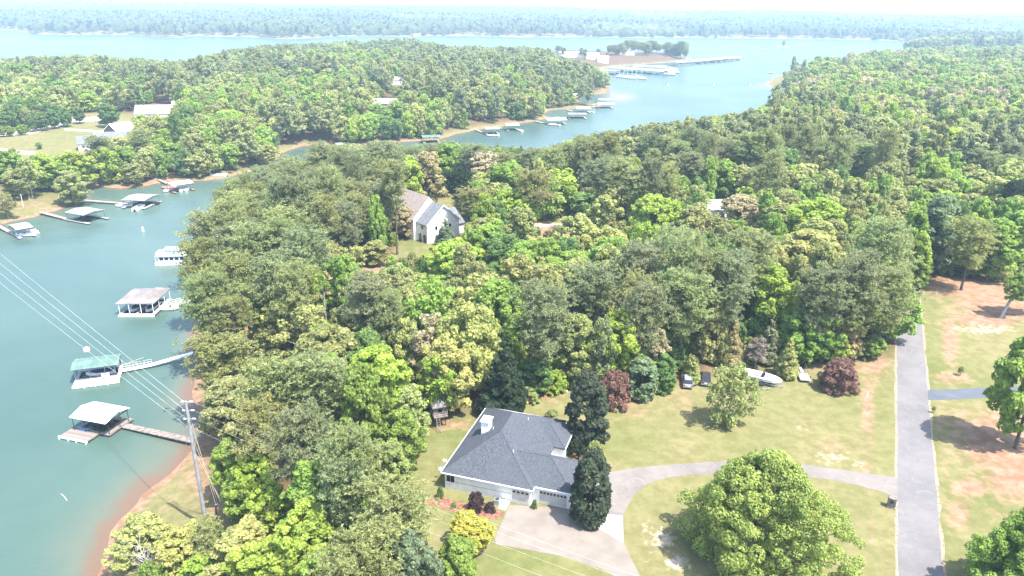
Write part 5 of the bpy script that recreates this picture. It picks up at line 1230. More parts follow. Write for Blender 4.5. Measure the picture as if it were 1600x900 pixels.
for (x, y, lb, k) in ((193, 323, "white runabout at the outer side of the boardwalk dock", 0), (217, 327, "white pontoon at the front of the boardwalk dock", 1), (236, 320, "dark boat at the lake side of the boardwalk dock", 2), (202, 315, "white cruiser under the boardwalk dock's roof edge", 0)):
    q = un(x, y, 0)
    if k == 1: pontoon(lb, (q[0], q[1], 0), a + .15, 7, 2.5, None)
    else: runabout(lb, (q[0], q[1], 0), a + 1.9, 5.5, None if k == 0 else black_cover, white_paint if k == 0 else black_float)
dD, a, w_, d_ = corner_dock("far-bank end dock with white roof and red deck", (259, 286), (269, 290.5), (303, 286), 3.2, white_metal, red_deck, (242, 283), 'y', two=True)
rr = un(258, 290, .6); rr2 = un(276, 297, .6); gangway(dD, to_local(dD, rr), to_local(dD, rr2), 4.2, red_deck, .4, .42, "side_deck")
for (x, y, lb) in ((262, 299.5, "small white boat beside the red deck"), (285, 298, "white runabout before the end dock"), (293, 297, "second white runabout before the end dock")):
    q = un(x, y, 0); runabout(lb, (q[0], q[1], 0), 2.9 if x < 270 else .2, 4.6, None)
q = un(342, 276, 0); pontoon("pale pontoon moored beyond the end dock", (q[0], q[1], 0), 1.45, 8, 2.6, None)
q = un(392, 268, 0); corner_dock("low white dock at the creek mouth", (383, 267), (390, 270.5), (402, 268), 2.4, white_metal, grey_deck, None, 'y', group="docks along the creek")
corner_dock("white creek dock behind the point's pines", (440, 251), (448, 256), (462, 252), 2.8, white_metal, grey_deck, None, 'y', group="docks along the creek")
corner_dock("small white dock beside the creek's near pines", (480, 245), (486, 248), (494, 246), 2.8, white_metal, grey_deck, None, 'y', group="docks along the creek")
corner_dock("creek dock under the far bank's clay edge", (520, 224), (527, 227), (536, 225), 2.8, cream_metal, grey_deck, None, 'y', group="docks along the creek")
# houseboat at the point
q = un(271, 411, 0); HB = thing("houseboat", "white two-deck houseboat moored under the point's pines", "houseboat", (q[0], q[1], 0), rad(8))
MB().box(-4.7, 4.7, -1.9, 1.9, -.2, .75).build("hull", white_paint, HB, bevel=.12)
cb = MB().box(-3.6, 4.2, -1.55, 1.55, .752, 2.75).build("cabin", white_paint, HB)
for k in range(5): MB().box(-3.3 + k * 1.45, -2.2 + k * 1.45, -1.60, -1.56, 1.45, 2.35).build("window", dark_glass, cb)
MB().box(-4.2, 4.5, -1.9, 1.9, 2.752, 2.9).build("upper_deck", white_paint, HB)
r = MB()
for (a, b) in (((-4.1, -1.8), (4.4, -1.8)), ((-4.1, 1.8), (4.4, 1.8)), ((-4.1, -1.77), (-4.1, 1.77)), ((4.4, -1.77), (4.4, 1.77))):
    for hh in (3.3, 3.75): r.beam((*a, hh), (*b, hh), .06, .06)
for k in range(8):
    for y in (-1.8, 1.8): r.tube([(-4.1 + k * 1.21, y, 2.9), (-4.1 + k * 1.21, y, 3.8)], .04, 5)
r.build("railing", white_paint, HB); MB().box(-1.8, 2.4, -1.2, 1.2, 4.7, 4.8).build("sun_roof", mat("pale_vinyl", (.6, .58, .54), .6), HB)
posts(HB, [(-1.7, -1.1), (2.3, -1.1), (-1.7, 1.1), (2.3, 1.1)], 2.9, 4.7, alu, .04)
posts(HB, [(-4.4, -1.7), (-4.4, 1.7), (-4.4, 0)], .75, 2.76, white_paint, .05)
# docks of the bay
for (x, y, w_, d_, a, rm, lb, walk) in ((768, 209, 8.5, 7, .25, cream_metal, "innermost bay dock with low grey roof", (742, 202)), (799, 203, 8, 7, .3, white_metal, "second bay dock by the sandy bank", (776, 198)), (868, 194, 13, 8, .2, white_metal, "bay dock with broad white awning and white boat", (838, 189.5)),
      (901, 185, 13, 9, .1, tan_metal, "bay dock with square brownish roof", (868, 183)), (910, 176, 10, 8, .2, white_metal, "white-roofed bay dock behind the square one", (885, 171)), (945, 169, 12, 9, .1, white_metal, "outer bay dock off the red spit", (925, 166)), (944, 162, 11, 8, .15, cream_metal, "far bay dock behind the outer one", (925, 164.5)), (899, 154, 7, 6, .2, white_metal, "little white dock in the back cove", (893, 152)), (673, 222, 10, 7, .3, green_metal, "greenish-roofed dock at the creek's bend", (655, 220)), (690, 226, 8, 3, .3, weathered, "low bare float by the creek's bend", None)):
    q = un(x, y, 0); t = thing("boat_dock", lb, "dock", (q[0], q[1], 0), a, "bay docks")
    deck(t, [(-w_ / 2, -w_ / 2 + 1.2, -d_ / 2 - 1, d_ / 2), (w_ / 2 - 1.2, w_ / 2, -d_ / 2 - 1, d_ / 2), (-w_ / 2 + 1.22, w_ / 2 - 1.22, d_ / 2 - 1.2, d_ / 2)], grey_deck, .5)
    if d_ > 4:
        posts(t, [(sx * (w_ / 2 - .4), sy * (d_ / 2 - .4)) for sx in (-1, 0, 1) for sy in (-1, 1)], .5, 3.3, dark_metal, .08); metal_roof(t, -w_ / 2 - .3, w_ / 2 + .3, -d_ / 2 - .3, d_ / 2 + .3, 3.3, .7, rm, 'x')
    if walk: e = to_local(t, un(*walk, .8)); gangway(t, (-w_ / 2 - .05, 0), e, 1.4, mat("sandy_boardwalk", (.50, .40, .31), .85, .14), .42, .9, "walkway")
for (x, y, rz, L, lb) in ((866, 196, 1.2, 8, "white cruiser moored under the broad white awning"), (921, 176, 1.3, 6, "white boat beside the white-roofed bay dock"), (770, 213, 1.7, 7, "white boat at the innermost bay dock"), (813, 205, .4, 6, "dark grey boat at the second bay dock"), (1192, 77, 1.5, 12, "white speedboat running on the open lake"), (1203, 114, 1.2, 8, "white boat by the sandy point"), (1390, 63.5, 1.5, 12, "far white boat under the wooded bend")):
    q = un(x, y, 0); runabout(lb, (q[0], q[1], 0), rz, L, None)
# marina docks
def marina_dock(label, A, B, w_, z, rm):
    a = un(*A, 0); b = un(*B, 0); d = b - a; L = np.hypot(d[0], d[1]); t = thing("marina_dock", label, "dock", (a[0], a[1], 0), math.atan2(d[1], d[0]), "covered marina docks")
    deck(t, [(0, L, -.9, .9)] , grey_deck, .5); n = max(3, int(L / 8))
    f = MB()
    for k in range(n + 1): f.box(L * k / n - .4, L * k / n + .4, -w_ / 2, -.92, .36, .5); f.box(L * k / n - .4, L * k / n + .4, .92, w_ / 2, .36, .5)
    f.build("finger_deck", grey_deck, t)
    posts(t, [(L * k / n, s * (w_ / 2 - .3)) for k in range(n + 1) for s in (-1, 1)], .5, z + .1, galv, .12); metal_roof(t, -1, L + 1, -w_ / 2, w_ / 2, z, .9, rm, 'y' if False else 'x')
    for k in range(n):
        for s in (-1, 1):
            if random.random() < .8:
                q = t.matrix_basis @ Vector((L * (k + .5) / n, s * (w_ / 4 + .4), 0)); hb = thing("motor_boat", "boat in the %s %s slip of the %s" % (("first second third fourth fifth sixth seventh eighth ninth tenth eleventh twelfth thirteenth fourteenth fifteenth sixteenth seventeenth eighteenth nineteenth twentieth".split() + ["twenty-first", "twenty-second", "twenty-third", "twenty-fourth"] + ["farthest"] * 20)[k], "back" if s > 0 else "front", label.replace(" reaching into the lake", "").replace(" nearest the pines", "")), "boat", q, math.atan2(d[1], d[0]) + (0 if s > 0 else math.pi), "boats in the marina slips"); hull_boat(hb, w_ / 2 - 1.2, 2.6, 1.2, white_paint if random.random() < .75 else blue_cover)
    return t
marina_dock("long white marina dock reaching into the lake", (1052, 102.5), (1150, 93.5), 17, 4.5, white_metal)
marina_dock("middle white marina dock", (992, 108.5), (1040, 110), 15, 4.5, white_metal)
marina_dock("front white marina dock", (958, 111), (1040, 117), 16, 4.5, white_metal)
marina_dock("short marina dock nearest the pines", (940, 115), (966, 117), 14, 4.2, cream_metal)
for i, (x, y) in enumerate(((968, 121), (975, 122), (981, 122.5), (988, 123.5), (994, 122), (1003, 124))):
    q = un(x, y, 0); t = thing("sailboat", ("white sailboat nearest the pine point", "white sailboat second from the pine point", "white sailboat third from the pine point", "white sailboat fourth from the pine point", "tall white sailboat fifth from the pine point", "outermost tall white sailboat of the marina")[i], "sailboat", (q[0], q[1], 0), 1.35 + .1 * random.random(), "moored sailboats")
    hull_boat(t, 9.5, 3.0, 1.3, white_paint); MB().tube([(0, .6, 1.2), (0, .6, 14 if i < 4 else 17)], .14, 6).build("mast", white_paint, t); MB().tube([(0, .5, 2.6), (0, -3.6, 2.5)], .16, 6).build("boom", white_paint, t); MB().box(-.9, .9, -1.2, 2.2, 1.3, 1.85).build("cabin", white_paint, t, bevel=.1)
for i, (x, y) in enumerate(((1043, 112), (1048, 113.5), (1053, 114.5), (1038, 116), (1046, 117.5))):
    q = un(x, y, 0); t = thing("cabin_cruiser", ("big white cruiser innermost at the dock head", "big white cruiser second at the dock head", "big white cruiser outermost at the dock head", "white cruiser in front of the dock head", "white cruiser at the dock head's lake side")[i], "boat", (q[0], q[1], 0), 1.5, "cruisers at the marina dock head")
    hull_boat(t, 13, 4.2, 1.9, white_paint); cb = MB().box(-1.6, 1.6, -4.5, 2.2, 1.9, 4.2).build("cabin", white_paint, t, bevel=.2); MB().box(-1.64, 1.64, -4.0, 1.8, 2.9, 3.6).build("window", dark_glass, cb); MB().box(-1.3, 1.3, -4, .2, 5.6, 5.75).build("canopy", white_paint, t); posts(t, [(-1.2, -3.8), (1.2, -3.8), (-1.2, 0), (1.2, 0)], 4.2, 5.6, alu, .06)
def buoy(label, x, y, r, h):
    q = un(x, y, 0); t = thing("buoy", label, "buoy", (q[0], q[1], 0))
    MB().tube([(0, 0, -.3), (0, 0, .25), (0, 0, h * .8), (0, 0, h)], [r * .7, r, r * .8, r * .25], 10).build("body", white_paint, t, smooth=True); MB().disc((0, 0, .1), r * 1.3, .16, 'z', 12).build("collar", white_paint, t)
buoy("white cylinder buoy alone in the cove", 223.5, 361, .33, 1.5)
for i, x in enumerate((1043.5, 1115, 1172)): buoy(("white bay buoy nearest the marina", "white bay buoy between the other two", "white bay buoy nearest the wooded point")[i], x, 134, .6, 2.4)
q = un(101, 777, 0); MB_t = MB().tube([(-1.1, .9, 0), (0, 0, .1), (.9, -.9, .02)], [.04, .09, .05], 6).build("driftwood", dead_bark); MB_t.location = (q[0], q[1], 0); tag(MB_t, "pale stick floating in the open water", "driftwood")
# islet with its one tree
q = un(1224, 73.5, 0); fm = PROTO['farbroad'][0]
t = thing("bare_tree", "lone thin tree on the tiny islet", "tree", (q[0], q[1], .8)); tk = MB().tube([(0, 0, -.5), (.5, 0, 8), (1, 0, 14)], [.6, .4, .1], 6)
for k in range(12): tk.tube([(.5, 0, 5 + k * .6), (random.uniform(-7, 7), random.uniform(-4, 4), 9 + k * .5)], [.2, .05], 4)
tk.build("trunk", bark, t)
cr_ = link("crown", PROTO['loose'][0][0], t); cr_["tint"] = TINT['G']; cr_.scale = (1.3, 1.3, .8)

# ------------------------------------------------------------------ power line
zb = gz(-43.8, 87.0); pole = thing("utility_pole", "tall grey power pole on the grassy bank", "power pole", (-43.8, 87.0, zb))
lo, hi = 5., 40.
for _ in range(30):
    hgt = (lo + hi) / 2
    if pr([[-43.8, 87.0, zb + hgt]])[1][0] > 627: lo = hgt
    else: hi = hgt
MB().tube([(0, 0, -.6), (0, 0, hgt * .5), (0, 0, hgt)], [.30, .25, .17], 12).build("shaft", mat("weathered_grey_pole", (.36, .36, .37), .85, .15, 1.0), pole)
wl_, wr_ = [], []
for k, dz in enumerate((.15, 1.5, 2.8, 4.1)):
    z = hgt - dz; side = 1
    if k < 3:
        MB().tube([(0, 0, z), (.55, .1, z + .06)], .05, 6).build("crossarm", galv, pole)
        i_ = MB()
        for j in range(4): i_.disc((.55 + j * .11, .1, z + .06), .11, .06, 'x', 10)
        for j in range(4): i_.disc((-.3 - j * .11, .1, z + .02), .11, .06, 'x', 10)
        i_.build("insulator", mat("white_porcelain", (.72, .72, .72), .3), pole)
    wl_.append((-43.8 - .25, 87.1, zb + z)); wr_.append((-43.8 + (.95 if k < 3 else .2), 87.1, zb + z))
wire_m = mat("bright_aluminium_wire", (.72, .72, .73), .5, .03)
def wire(label, a, b, sag, r=.011):
    a = np.array(a, float); b = np.array(b, float); pts = [a + (b - a) * t - np.array([0, 0, 4 * sag * t * (1 - t)]) for t in np.linspace(0, 1, 40)]
    o = MB().tube(pts, r, 5).build("power_line", wire_m); return tag(o, label, "power line", "wires on the power pole")
FARP = [un(-210 - 6 * k, 214 + 13 * k, 20 - k) for k in range(4)]
NEARP = [un(x, y, 15) for x, y in ((1330, 1015), (1290, 1010), (1215, 1005), (1120, 1000))]
for k in range(4):
    w_ = ("topmost", "second", "third", "lowest")[k]
    wire(w_ + " power wire crossing the cove from the pole", wl_[k], FARP[k], 1.6); wire(w_ + " power wire running from the pole over the wood and lawn", wr_[k], NEARP[k], 1.2, .0048)
t_ = .44; a = np.array(wl_[3]); 
best = min(np.linspace(.05, .9, 400), key=lambda t: abs(pr([a + (FARP[3] - a) * t - np.array([0, 0, 4 * 1.6 * t * (1 - t)])])[0][0] - 135)); bp_ = a + (FARP[3] - a) * best - np.array([0, 0, 4 * 1.6 * best * (1 - best)])
mk = thing("marker_ball", "pale pink warning ball hung on the lowest cove wire", "marker ball", bp_); V = []; F = []
for i in range(9):
    for j in range(14):
        th_, ph = math.pi * i / 8, 2 * math.pi * j / 14; V.append((.55 * math.sin(th_) * math.cos(ph), .55 * math.sin(th_) * math.sin(ph), .55 * math.cos(th_)))
for i in range(8):
    for j in range(14): F.append((i * 14 + j, i * 14 + (j + 1) % 14, i * 14 + 14 + (j + 1) % 14, i * 14 + 14 + j))
MB().add(V, F).build("ball", mat("faded_pink_paint", (.75, .52, .47), .5, .05), mk, smooth=True); MB().disc((0, 0, 0), .57, .05, 'x', 20).build("clamp_ring", white_paint, mk)
for k, (x, y, hz_) in enumerate(((344, 812, .97), (350, 814, .86), (358, 815, .72), (364, 816, .62))):
    X_, Y_, Z_ = ground_at(x, y); o = MB().tube([(-43.75, 87.05, zb + hgt * hz_), (X_, Y_, Z_ - .1)], .03, 5).build("guy_wire", mat("pale_yellow_guy", (.66, .58, .42), .5)); tag(o, ("outermost", "second", "third", "innermost")[3 - k] + " pale guy wire from the pole to the bank", "guy wire", "guy wires of the power pole")
X_, Y_, Z_ = ground_at(288, 688); tag(MB().tube([(-43.85, 87.0, zb + hgt * .9), (-56.5, 110, .9)], .02, 5).build("guy_wire", wire_m), "thin guy wire from the pole towards the walkway end", "guy wire", "guy wires of the power pole")
X_, Y_, Z_ = ground_at(337, 815); t = thing("stub_post", "short dark wooden post leaning beside the power pole", "post", (X_, Y_, Z_)); MB().tube([(0, 0, -.4), (.35, .1, 2.9)], [.17, .13], 9).build("shaft", dark_wood, t); MB().disc((.35, .1, 2.92), .15, .05, 'z', 9).build("cap", galv, t)

# ------------------------------------------------------------------ vehicles on the lawn
def wheel(t, x, y, r=.36, w_=.24, sub=True):
    o = MB().disc((0, 0, 0), r, w_, 'x', 18).build("wheel", rubber, t, bevel=.03); o.location = (x, y, r)
    if sub: MB().disc(((w_ / 2 + .005) * (1 if x > 0 else -1), 0, 0), r * .6, .02, 'x', 14).build("rim", alu, o)
def suv(label, loc, rz, paint, roofp):
    t = thing("parked_suv", label, "car", loc, rz, "cars parked on the lawn")
    W2 = .93
    def shell(prof, w0, w1):                 # a side profile (y, z, inset) swept across the width
        n = len(prof); V = [(-(w0 if z < 1.05 else w1), y, z) for y, z in prof] + [((w0 if z < 1.05 else w1), y, z) for y, z in prof]
        return MB().add(V, [tuple(range(n))[::-1], tuple(range(n, 2 * n))] + [(i, (i + 1) % n, n + (i + 1) % n, n + i) for i in range(n)])
    shell([(-2.3, .42), (2.25, .38), (2.36, .62), (2.3, .88), (1.15, 1.04), (-2.2, 1.04), (-2.36, .8)], W2, W2).build("body", paint, t, bevel=.06)
    shell([(1.2, 1.042), (.45, 1.62), (-1.75, 1.64), (-2.2, 1.046)], .84, .72).build("cabin_glass", dark_glass, t, bevel=.04)
    MB().box(-.71, .71, -1.75, .42, 1.645, 1.70).build("roof", roofp, t, bevel=.03)
    for s in (-1, 1):
        MB().box(s * .62 - .025, s * .62 + .025, -1.6, .2, 1.72, 1.77).build("roof_rail", dark_metal, t)
        MB().box(s * .98 - .07, s * .98 + .07, .72, .86, 1.08, 1.24).build("mirror", paint, t, bevel=.02)
        MB().box(s * .74 - .14, s * .74 + .14, -2.40, -2.33, .76, 1.0).build("tail_light", mat("red_lens", (.35, .02, .02), .25), t)
        MB().box(s * .68 - .2, s * .68 + .2, 2.30, 2.37, .68, .82).build("headlight", mat("clear_lens", (.6, .62, .62), .2), t)
        for yy in (-.55, .35): MB().tube([(s * .85, yy, 1.05), (s * .735, yy, 1.63)], .035, 4).build("pillar", paint, t)
        wheel(t, s * .84, 1.42); wheel(t, s * .84, -1.42)
    MB().box(-.93, .93, -2.46, -2.34, .42, .66).build("bumper", mat("grey_bumper", (.3, .3, .31), .6), t, bevel=.03)
    MB().box(-.3, .3, -2.385, -2.34, .72, .86).build("number_plate", white_paint, t)
    return t
X_, Y_, _ = ground_at(1076.5, 606); suv("silver SUV parked facing the wood", (X_, Y_ + 1.6, GZ), -.22 + .06, mat("silver_paint", (.33, .34, .35), .3, .04, spec=.6), mat("grey_roof_paint", (.33, .34, .35), .35, .05))
X_, Y_, _ = ground_at(1105, 602); suv("dark grey car parked half behind the thin lawn tree", (X_, Y_ + 1.6, GZ), -.2, mat("charcoal_paint", (.045, .047, .05), .3, .05, spec=.6), mat("charcoal_paint", (.045, .047, .05), .3))
def trailer_base(t, L, Wd, z, tongue=1.3):
    f = MB()
    for s in (-1, 1): f.beam((s * Wd / 2, -L / 2, z), (s * Wd / 2, L / 2, z), .08, .1)
    for k in range(4): y = -L / 2 + L * k / 3; f.beam((-Wd / 2 + .045, y, z), (Wd / 2 - .045, y, z), .07, .08)
    f.beam((-Wd / 2, L / 2 + .04, z), (0, L / 2 + tongue, z), .07, .08); f.beam((Wd / 2, L / 2 + .04, z), (.02, L / 2 + tongue, z - .001), .07, .079)
    f.build("frame", galv, t)
    for s in (-1, 1): wheel(t, s * (Wd / 2 + .2), -L * .12, .31, .2)
    MB().tube([(0, L / 2 + tongue * .8, 0), (0, L / 2 + tongue * .8, z + .15)], .04, 6).build("jack", galv, t)
X_, Y_, _ = ground_at(1190, 598); t = thing("boat_trailer", "galvanised trailer carrying the white lawn boat", "trailer", (X_, Y_, GZ), rad(-122)); trailer_base(t, 5.2, 1.8, .5, 1.5)
bt = runabout("white runabout with dark screen on the lawn trailer", (X_, Y_, GZ), rad(-122), 7.0, None, white_paint, z=.58)
hull_line = MB()
for s in (-1, 1): hull_line.beam((s * 1.285, -3.1, 1.28), (s * 1.285, .6, 1.28), .02, .14)
hull_line.build("stripe", mat("navy_stripe", (.04, .06, .16), .4), bt)
X_, Y_, _ = ground_at(1181, 606); t = thing("utility_trailer", "small trailer under the black-covered watercraft", "trailer", (X_, Y_, GZ), rad(-112)); trailer_base(t, 2.6, 1.3, .42, 1.1)
jt = thing("jet_ski", "black-covered watercraft on the small trailer", "jet ski", (X_, Y_, GZ), rad(-112)); hull_boat(jt, 3.2, 1.3, .55, black_cover, "hull", .5); MB().add([(-.5, -1.4, 1.05), (.5, -1.4, 1.05), (.5, .9, 1.1), (-.5, .9, 1.1), (-.2, -1.1, 1.4), (.2, -1.1, 1.4), (.2, .3, 1.55), (-.2, .3, 1.55)], [(0, 1, 5, 4), (1, 2, 6, 5), (2, 3, 7, 6), (3, 0, 4, 7), (4, 5, 6, 7), (3, 2, 1, 0)]).build("cover", black_cover, jt)
X_, Y_, _ = ground_at(1260, 597); t = thing("flat_trailer", "flat trailer with board deck and white ramp plank", "trailer", (X_, Y_ + 1.8, GZ), -.1 + math.pi); trailer_base(t, 4.4, 1.9, .5, .8)
t.rotation_euler[2] = -.14
for k in range(9): MB().box(-.93 + k * .207, -.93 + k * .207 + .19, -2.2, .55, .56, .60 + .006 * (k % 2)).build("plank", mat("bleached_boards", (.50, .43, .38), .85, .15), t)
MB().box(-.2, .2, -1.6, 3.0, .64, .72).build("ramp_board", white_paint, t)
r = MB()
for s in (-1, 1):
    r.beam((s * .97, -.0, .95), (s * .97, 2.2, .95), .05, .05)
    for k in range(3): r.beam((s * .97, .1 + k, .55), (s * .97, .1 + k, .95), .05, .05); r.tube([(s * .97, .1 + k, .5), (s * .97, .1 + k, .95)], .03, 4)
r.build("side_rail", mat("rusty_steel", (.25, .13, .09), .8, .2), t)

# ------------------------------------------------------------------ yard things
X_, Y_, _ = ground_at(1392, 792); t = thing("stone_mailbox", "rough stone mailbox pillar at the driveway mouth", "mailbox", (X_, Y_, GZ), -.45)
MB().box(-.62, .62, -.5, .5, -.1, .12).build("base", stone, t, bevel=.04); pl = MB().box(-.5, .5, -.4, .4, .122, 1.45).build("pillar", stone, t, bevel=.05)
for k in range(5):
    for j in range(3):
        for f_, s in (('y', -1), ('x', -1)):
            a = -.5 + j * .34 + (k % 2) * .06
            if f_ == 'y': MB().box(a, a + .28, -.45, -.395, .17 + k * .25, .36 + k * .25).build("stone", stone, pl, bevel=.02)
            elif j < 2: MB().box(-.55, -.495, -.36 + j * .38, -.03 + j * .38, .17 + k * .25, .36 + k * .25).build("stone", stone, pl, bevel=.02)
MB().box(-.55, .55, -.45, .45, 1.452, 1.6).build("cap", stone, t, bevel=.04); mbx = MB().box(-.16, .16, -.5, -.1, 1.0, 1.3).build("letter_box", dark_metal, t, bevel=.03); MB().box(-.13, .13, -.515, -.5, 1.03, 1.27).build("door", mat("black_paint", (.02, .02, .02), .4), mbx)
X_, Y_, _ = ground_at(1354, 620); t = thing("marker_post", "short white marker post on the clay strip", "post", (X_, Y_, GZ)); MB().tube([(0, 0, -.2), (.1, 0, 1.0)], .07, 8).build("shaft", white_paint, t); MB().disc((.1, 0, 1.03), .08, .06, 'z', 8).build("cap", white_paint, t)
X_, Y_, _ = ground_at(1033, 830); t = thing("marker_post", "small white pipe in the lawn inside the loop", "post", (X_, Y_, GZ)); MB().tube([(0, 0, -.2), (0, 0, .7)], .05, 8).build("shaft", white_paint, t); MB().disc((0, 0, .72), .07, .05, 'z', 8).build("cap", white_paint, t)
def sapling(label, x, ytop, yb, tc='v', bare=False):
    X_, Y_, Z_ = ground_at(x, yb); lo, hi = .5, 12.
    for _ in range(25):
        h = (lo + hi) / 2
        if pr([[X_, Y_, Z_ + h]])[1][0] > ytop: lo = h
        else: hi = h
    t = thing("sapling", label, "young tree", (X_, Y_, Z_)); tk = MB().tube([(0, 0, -.1), (.05, 0, h * .95)], [.05, .015], 5)
    for k in range(7): z = h * (.35 + .08 * k); a = k * 2.4; tk.tube([(.02, 0, z), (.45 * math.cos(a) * h / 3, .45 * math.sin(a) * h / 3, z + .35)], [.02, .006], 4)
    tk.build("trunk", bark, t); c = link("crown", PROTO['mound'][0][0], t); s = h / 9; c.scale = (s, s, s * 1.2); c.location = (0, 0, h * .42); c["tint"] = TINT[tc]
sapling("thin young tree staked in the clay by the lane", 1500, 574, 587, 'o'); sapling("tiny sapling in the house's front lawn bed", 1458, 636, 645, 'o')
# pale leaning tree at the clearing
X_, Y_, Z_ = ground_at(1562, 497); t = thing("leaning_tree", "tree with bare pale leaning trunk in the clay clearing", "tree", (X_, Y_, Z_))
tk = MB().tube([(0, 0, -.5), (1.6, .4, 4.2), (4.6, 1.2, 9.0), (7.2, 2, 13)], [.36, .30, .22, .08], 9); tk.tube([(1.6, .4, 4.2), (2.3, 0, 8.5), (2.0, -.3, 12)], [.2, .14, .05], 7); tk.tube([(4.6, 1.2, 9), (8.5, 1, 10.8)], [.14, .05], 6); tk.build("trunk", mat("silvery_bark", (.50, .47, .44), .9, .1, 1.5), t)
for (a, b, c_, s) in ((6.6, 1.6, 4.5, .62), (2.2, -.2, 3.6, .5), (9, 1.4, 4.0, .45)):
    c = link("crown", PROTO['broad'][1][0], t); c["tint"] = TINT['v']; c.location = (a, b, c_); c.scale = (s, s, s)
# treehouse
X_, Y_, _ = ground_at(686, 662); t = thing("treehouse", "weathered wooden treehouse on stilts with shingled roof", "treehouse", (X_, Y_, gz(X_, Y_)), .35)
for sx in (-1, 1):
    for sy in (-1, 1): MB().tube([(sx * .85, sy * .85, -.3), (sx * .85, sy * .85, 2.05)], .09, 7).build("leg", dark_wood, t)
fl = MB(); fl.box(-1.15, 1.15, -1.6, 1.1, 2.05, 2.2); fl.build("platform", weathered, t)
wlm = MB(); wlm.box(-1, 1, .92, 1.0, 2.2, 3.7); wlm.box(-1, -.92, -.8, .918, 2.2, 3.7); wlm.box(.92, 1, -.8, .918, 2.2, 3.7); wlm.box(-.918, -.3, -.8, -.73, 2.2, 3.7); wlm.box(.35, .918, -.8, -.73, 2.2, 3.7); wlm.build("wall", mat("silvered_boards", (.24, .22, .20), .9, .25), t)
hip(MB(), -1.3, 1.3, -1.15, 1.3, 3.75, .75, 'u').build("roof", mat("grey_wood_shingles", (.21, .195, .185), .95, .25, 2.5), t)
r = MB()
for a, b in (((-1.1, -1.55), (1.1, -1.55)), ((-1.12, -1.5), (-1.12, -.82)), ((1.12, -1.5), (1.12, -.82))):
    for hh in (2.6, 2.95): r.beam((*a, hh), (*b, hh), .05, .07)
r.build("railing", weathered, t)
ld = thing("ladder", "wooden ladder leaning against the treehouse", "ladder", (X_, Y_, gz(X_, Y_)), .35)
for sx in (-.28, .28): MB().beam((-.6 + sx, -3.0, 0), (-.6 + sx, -1.65, 2.35), .07, .1).build("rail", weathered, ld)
me = None
for k in range(7):
    f_ = (k + .6) / 7
    if me is None: o = MB().beam((-.85, 0, 0), (-.35, 0, 0), .06, .06).build("rung", weathered, ld); me = o.data
    else: o = link("rung", me, ld)
    o.location = (0, -3.0 + 1.35 * f_, 2.35 * f_)
# wooden stairs on the bank
X_, Y_, Z_ = ground_at(408, 533); t = thing("bank_stairs", "pale wooden landing and stairs on the pine bank", "stairs", (X_, Y_, Z_), .45)
MB().box(-3.2, 2.6, -.8, .8, .5, .62).build("landing", mat("sandy_boardwalk", (.50, .40, .31), .85, .14), t)
for k in range(6): MB().box(2.62 + k * .3, 2.90 + k * .3, -.7, .7, .42 - k * .17, .50 - k * .17).build("step", weathered, t)
posts(t, [(-3.1, -.7), (-3.1, .7), (2.4, -.7), (2.4, .7), (0, .7)], -.8, 1.4, weathered, .06)
# bare branches of the dead tree by the shallows, and the dead stems in the woods
def dead_tree(label, x, ytop, yb, spread, n, mt=dead_bark, lean=0.0):
    X_, Y_, Z_ = ground_at(x, yb); lo, hi = 1., 30.
    for _ in range(25):
        h = (lo + hi) / 2
        if pr([[X_, Y_, Z_ + h]])[1][0] > ytop: lo = h
        else: hi = h
    t = thing("dead_tree", label, "dead tree", (X_, Y_, Z_)); top = np.array([lean * h, .1 * h, h])
    MB().tube([(0, 0, -.4), top * .5 + [.2, 0, 0], top], [.16, .10, .03], 7).build("trunk", mt, t); b = MB(); g = np.random.default_rng(int(x))
    for k in range(n):
        f_ = g.uniform(.15, .9); p = top * f_; d = unit(np.array([g.normal(), g.normal(), g.uniform(.2, 1.2)])); L = spread * g.uniform(.5, 1); m_ = p + d * L * .5 + g.normal(0, .12, 3); e = p + d * L + g.normal(0, .3, 3)
        b.tube([p, m_, e], [.06, .035, .012], 4)
        for _ in range(3): s = m_ + (e - m_) * g.uniform(0, .8); b.tube([s, s + d * L * .25 + g.normal(0, .45, 3)], [.035, .01], 3)
    b.build("branches", mt, t)
dead_tree("bleached bare tree leaning in the shore thicket", 238, 848, 905, 2.4, 12, lean=-.25)
dead_tree("second bleached bare tree low in the thicket", 222, 866, 908, 2.6, 16, lean=.2)
dead_tree("thin grey bare tree in the pale wood above the stairs", 512, 462, 560, 3.2, 18)
dead_tree("grey bare branches beside the pale oak", 672, 520, 600, 3.0, 18, mat("grey_dead_bark", (.33, .29, .25), .95))
dead_tree("bleached bare stem at the far bank's grass", 47, 262, 318, 2.6, 12)
dead_tree("bare tree at the grassy bank's dirt", 5, 320, 345, 3, 12, mat("grey_dead_bark", (.33, .29, .25), .95))
tag(MB().tube([(X_, Y_, Z_), (X_ + .1, Y_, Z_ + 5)], .08, 6).build("flag_pole", white_paint), "white pole on the far bank", "pole")
fpx = ground_at(38, 330); COL.objects["flag_pole"].location = (fpx[0] - X_, fpx[1] - Y_, fpx[2] - Z_)
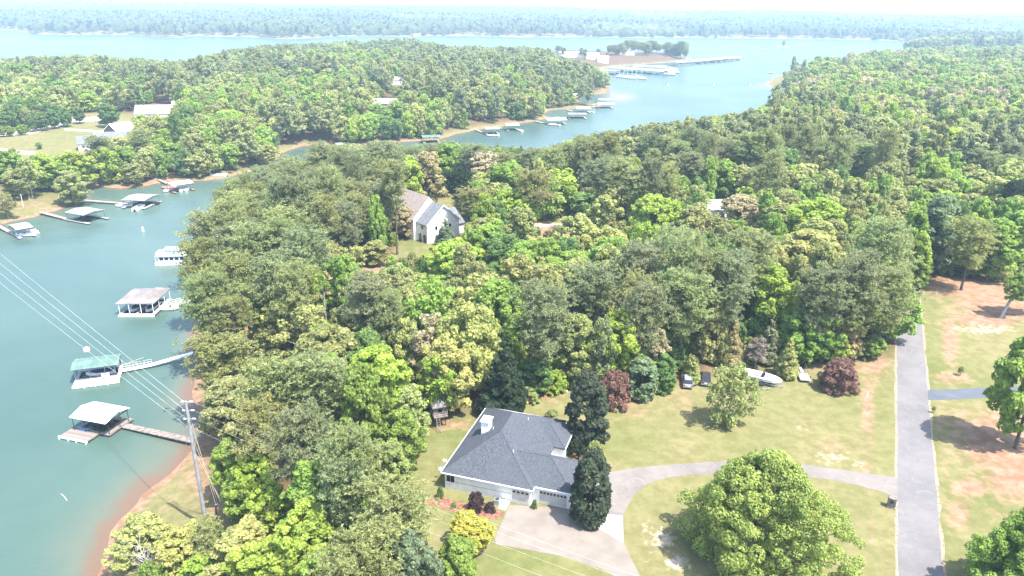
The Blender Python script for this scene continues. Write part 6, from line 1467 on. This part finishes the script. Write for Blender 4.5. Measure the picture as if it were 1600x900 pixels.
# white rocks and junk by the holly
X_, Y_, _ = ground_at(1022, 600); 
for i, (x, y, s) in enumerate(((1018, 583, .5), (1023, 598, .7), (884, 612, .5), (1019, 577, .4))):
    X_, Y_, _ = ground_at(x, y); g = np.random.default_rng(i); a = [2 * math.pi * k / 7 for k in range(7)]
    o = MB().prism([(s * g.uniform(.7, 1.1) * math.cos(k), s * .7 * g.uniform(.7, 1.1) * math.sin(k)) for k in a], -.1, s * .5).build("boulder", mat("pale_rock", (.6, .57, .53), .9, .1), bevel=.08); o.location = (X_, Y_, GZ)
    tag(o, ("pale rock above the holly by the SUV", "larger pale rock beside the SUV's holly", "pale rock in the back lawn corner", "pale rock highest by the holly")[i], "rock")

# ------------------------------------------------------------------ haze
hz_m = bpy.data.materials.new("haze_air"); hz_m.use_nodes = True; t = hz_m.node_tree; t.nodes.remove(t.nodes["Principled BSDF"])
pv = t.nodes.new("ShaderNodeVolumePrincipled"); pv.inputs["Color"].default_value = (.57, .79, 1, 1); pv.inputs["Density"].default_value = HAZE; pv.inputs["Anisotropy"].default_value = 0.0
t.links.new(pv.outputs[0], t.nodes["Material Output"].inputs["Volume"])
hb = MB().box(-26500, 26500, -450, 27500, -6, 112).build("haze", hz_m); tag(hb, "thin pale summer haze over the lake", kind="stuff")

# ------------------------------------------------------------------ look-alikes: say which of them is nearer
from collections import defaultdict
same = defaultdict(list)
for o in COL.objects:
    if o.parent is None and o.get("label") and o.get("category"): same[o["label"]].append(o)
ORD = ["nearest"] + [w + " nearest" for w in "second third fourth fifth sixth seventh eighth ninth tenth eleventh twelfth thirteenth fourteenth fifteenth sixteenth seventeenth eighteenth nineteenth twentieth".split()]
for lb, os_ in same.items():
    if len(os_) < 2 or os_[0].get('group') == 'boats in the marina slips': continue
    os_.sort(key=lambda o: (o.location - Vector((0, 0, CAMZ))).length)
    for k, o in enumerate(os_): o["label"] = lb + ", " + (("nearer", "farther")[k] if len(os_) == 2 else "farthest" if k == len(os_) - 1 else ORD[min(k, 19)])
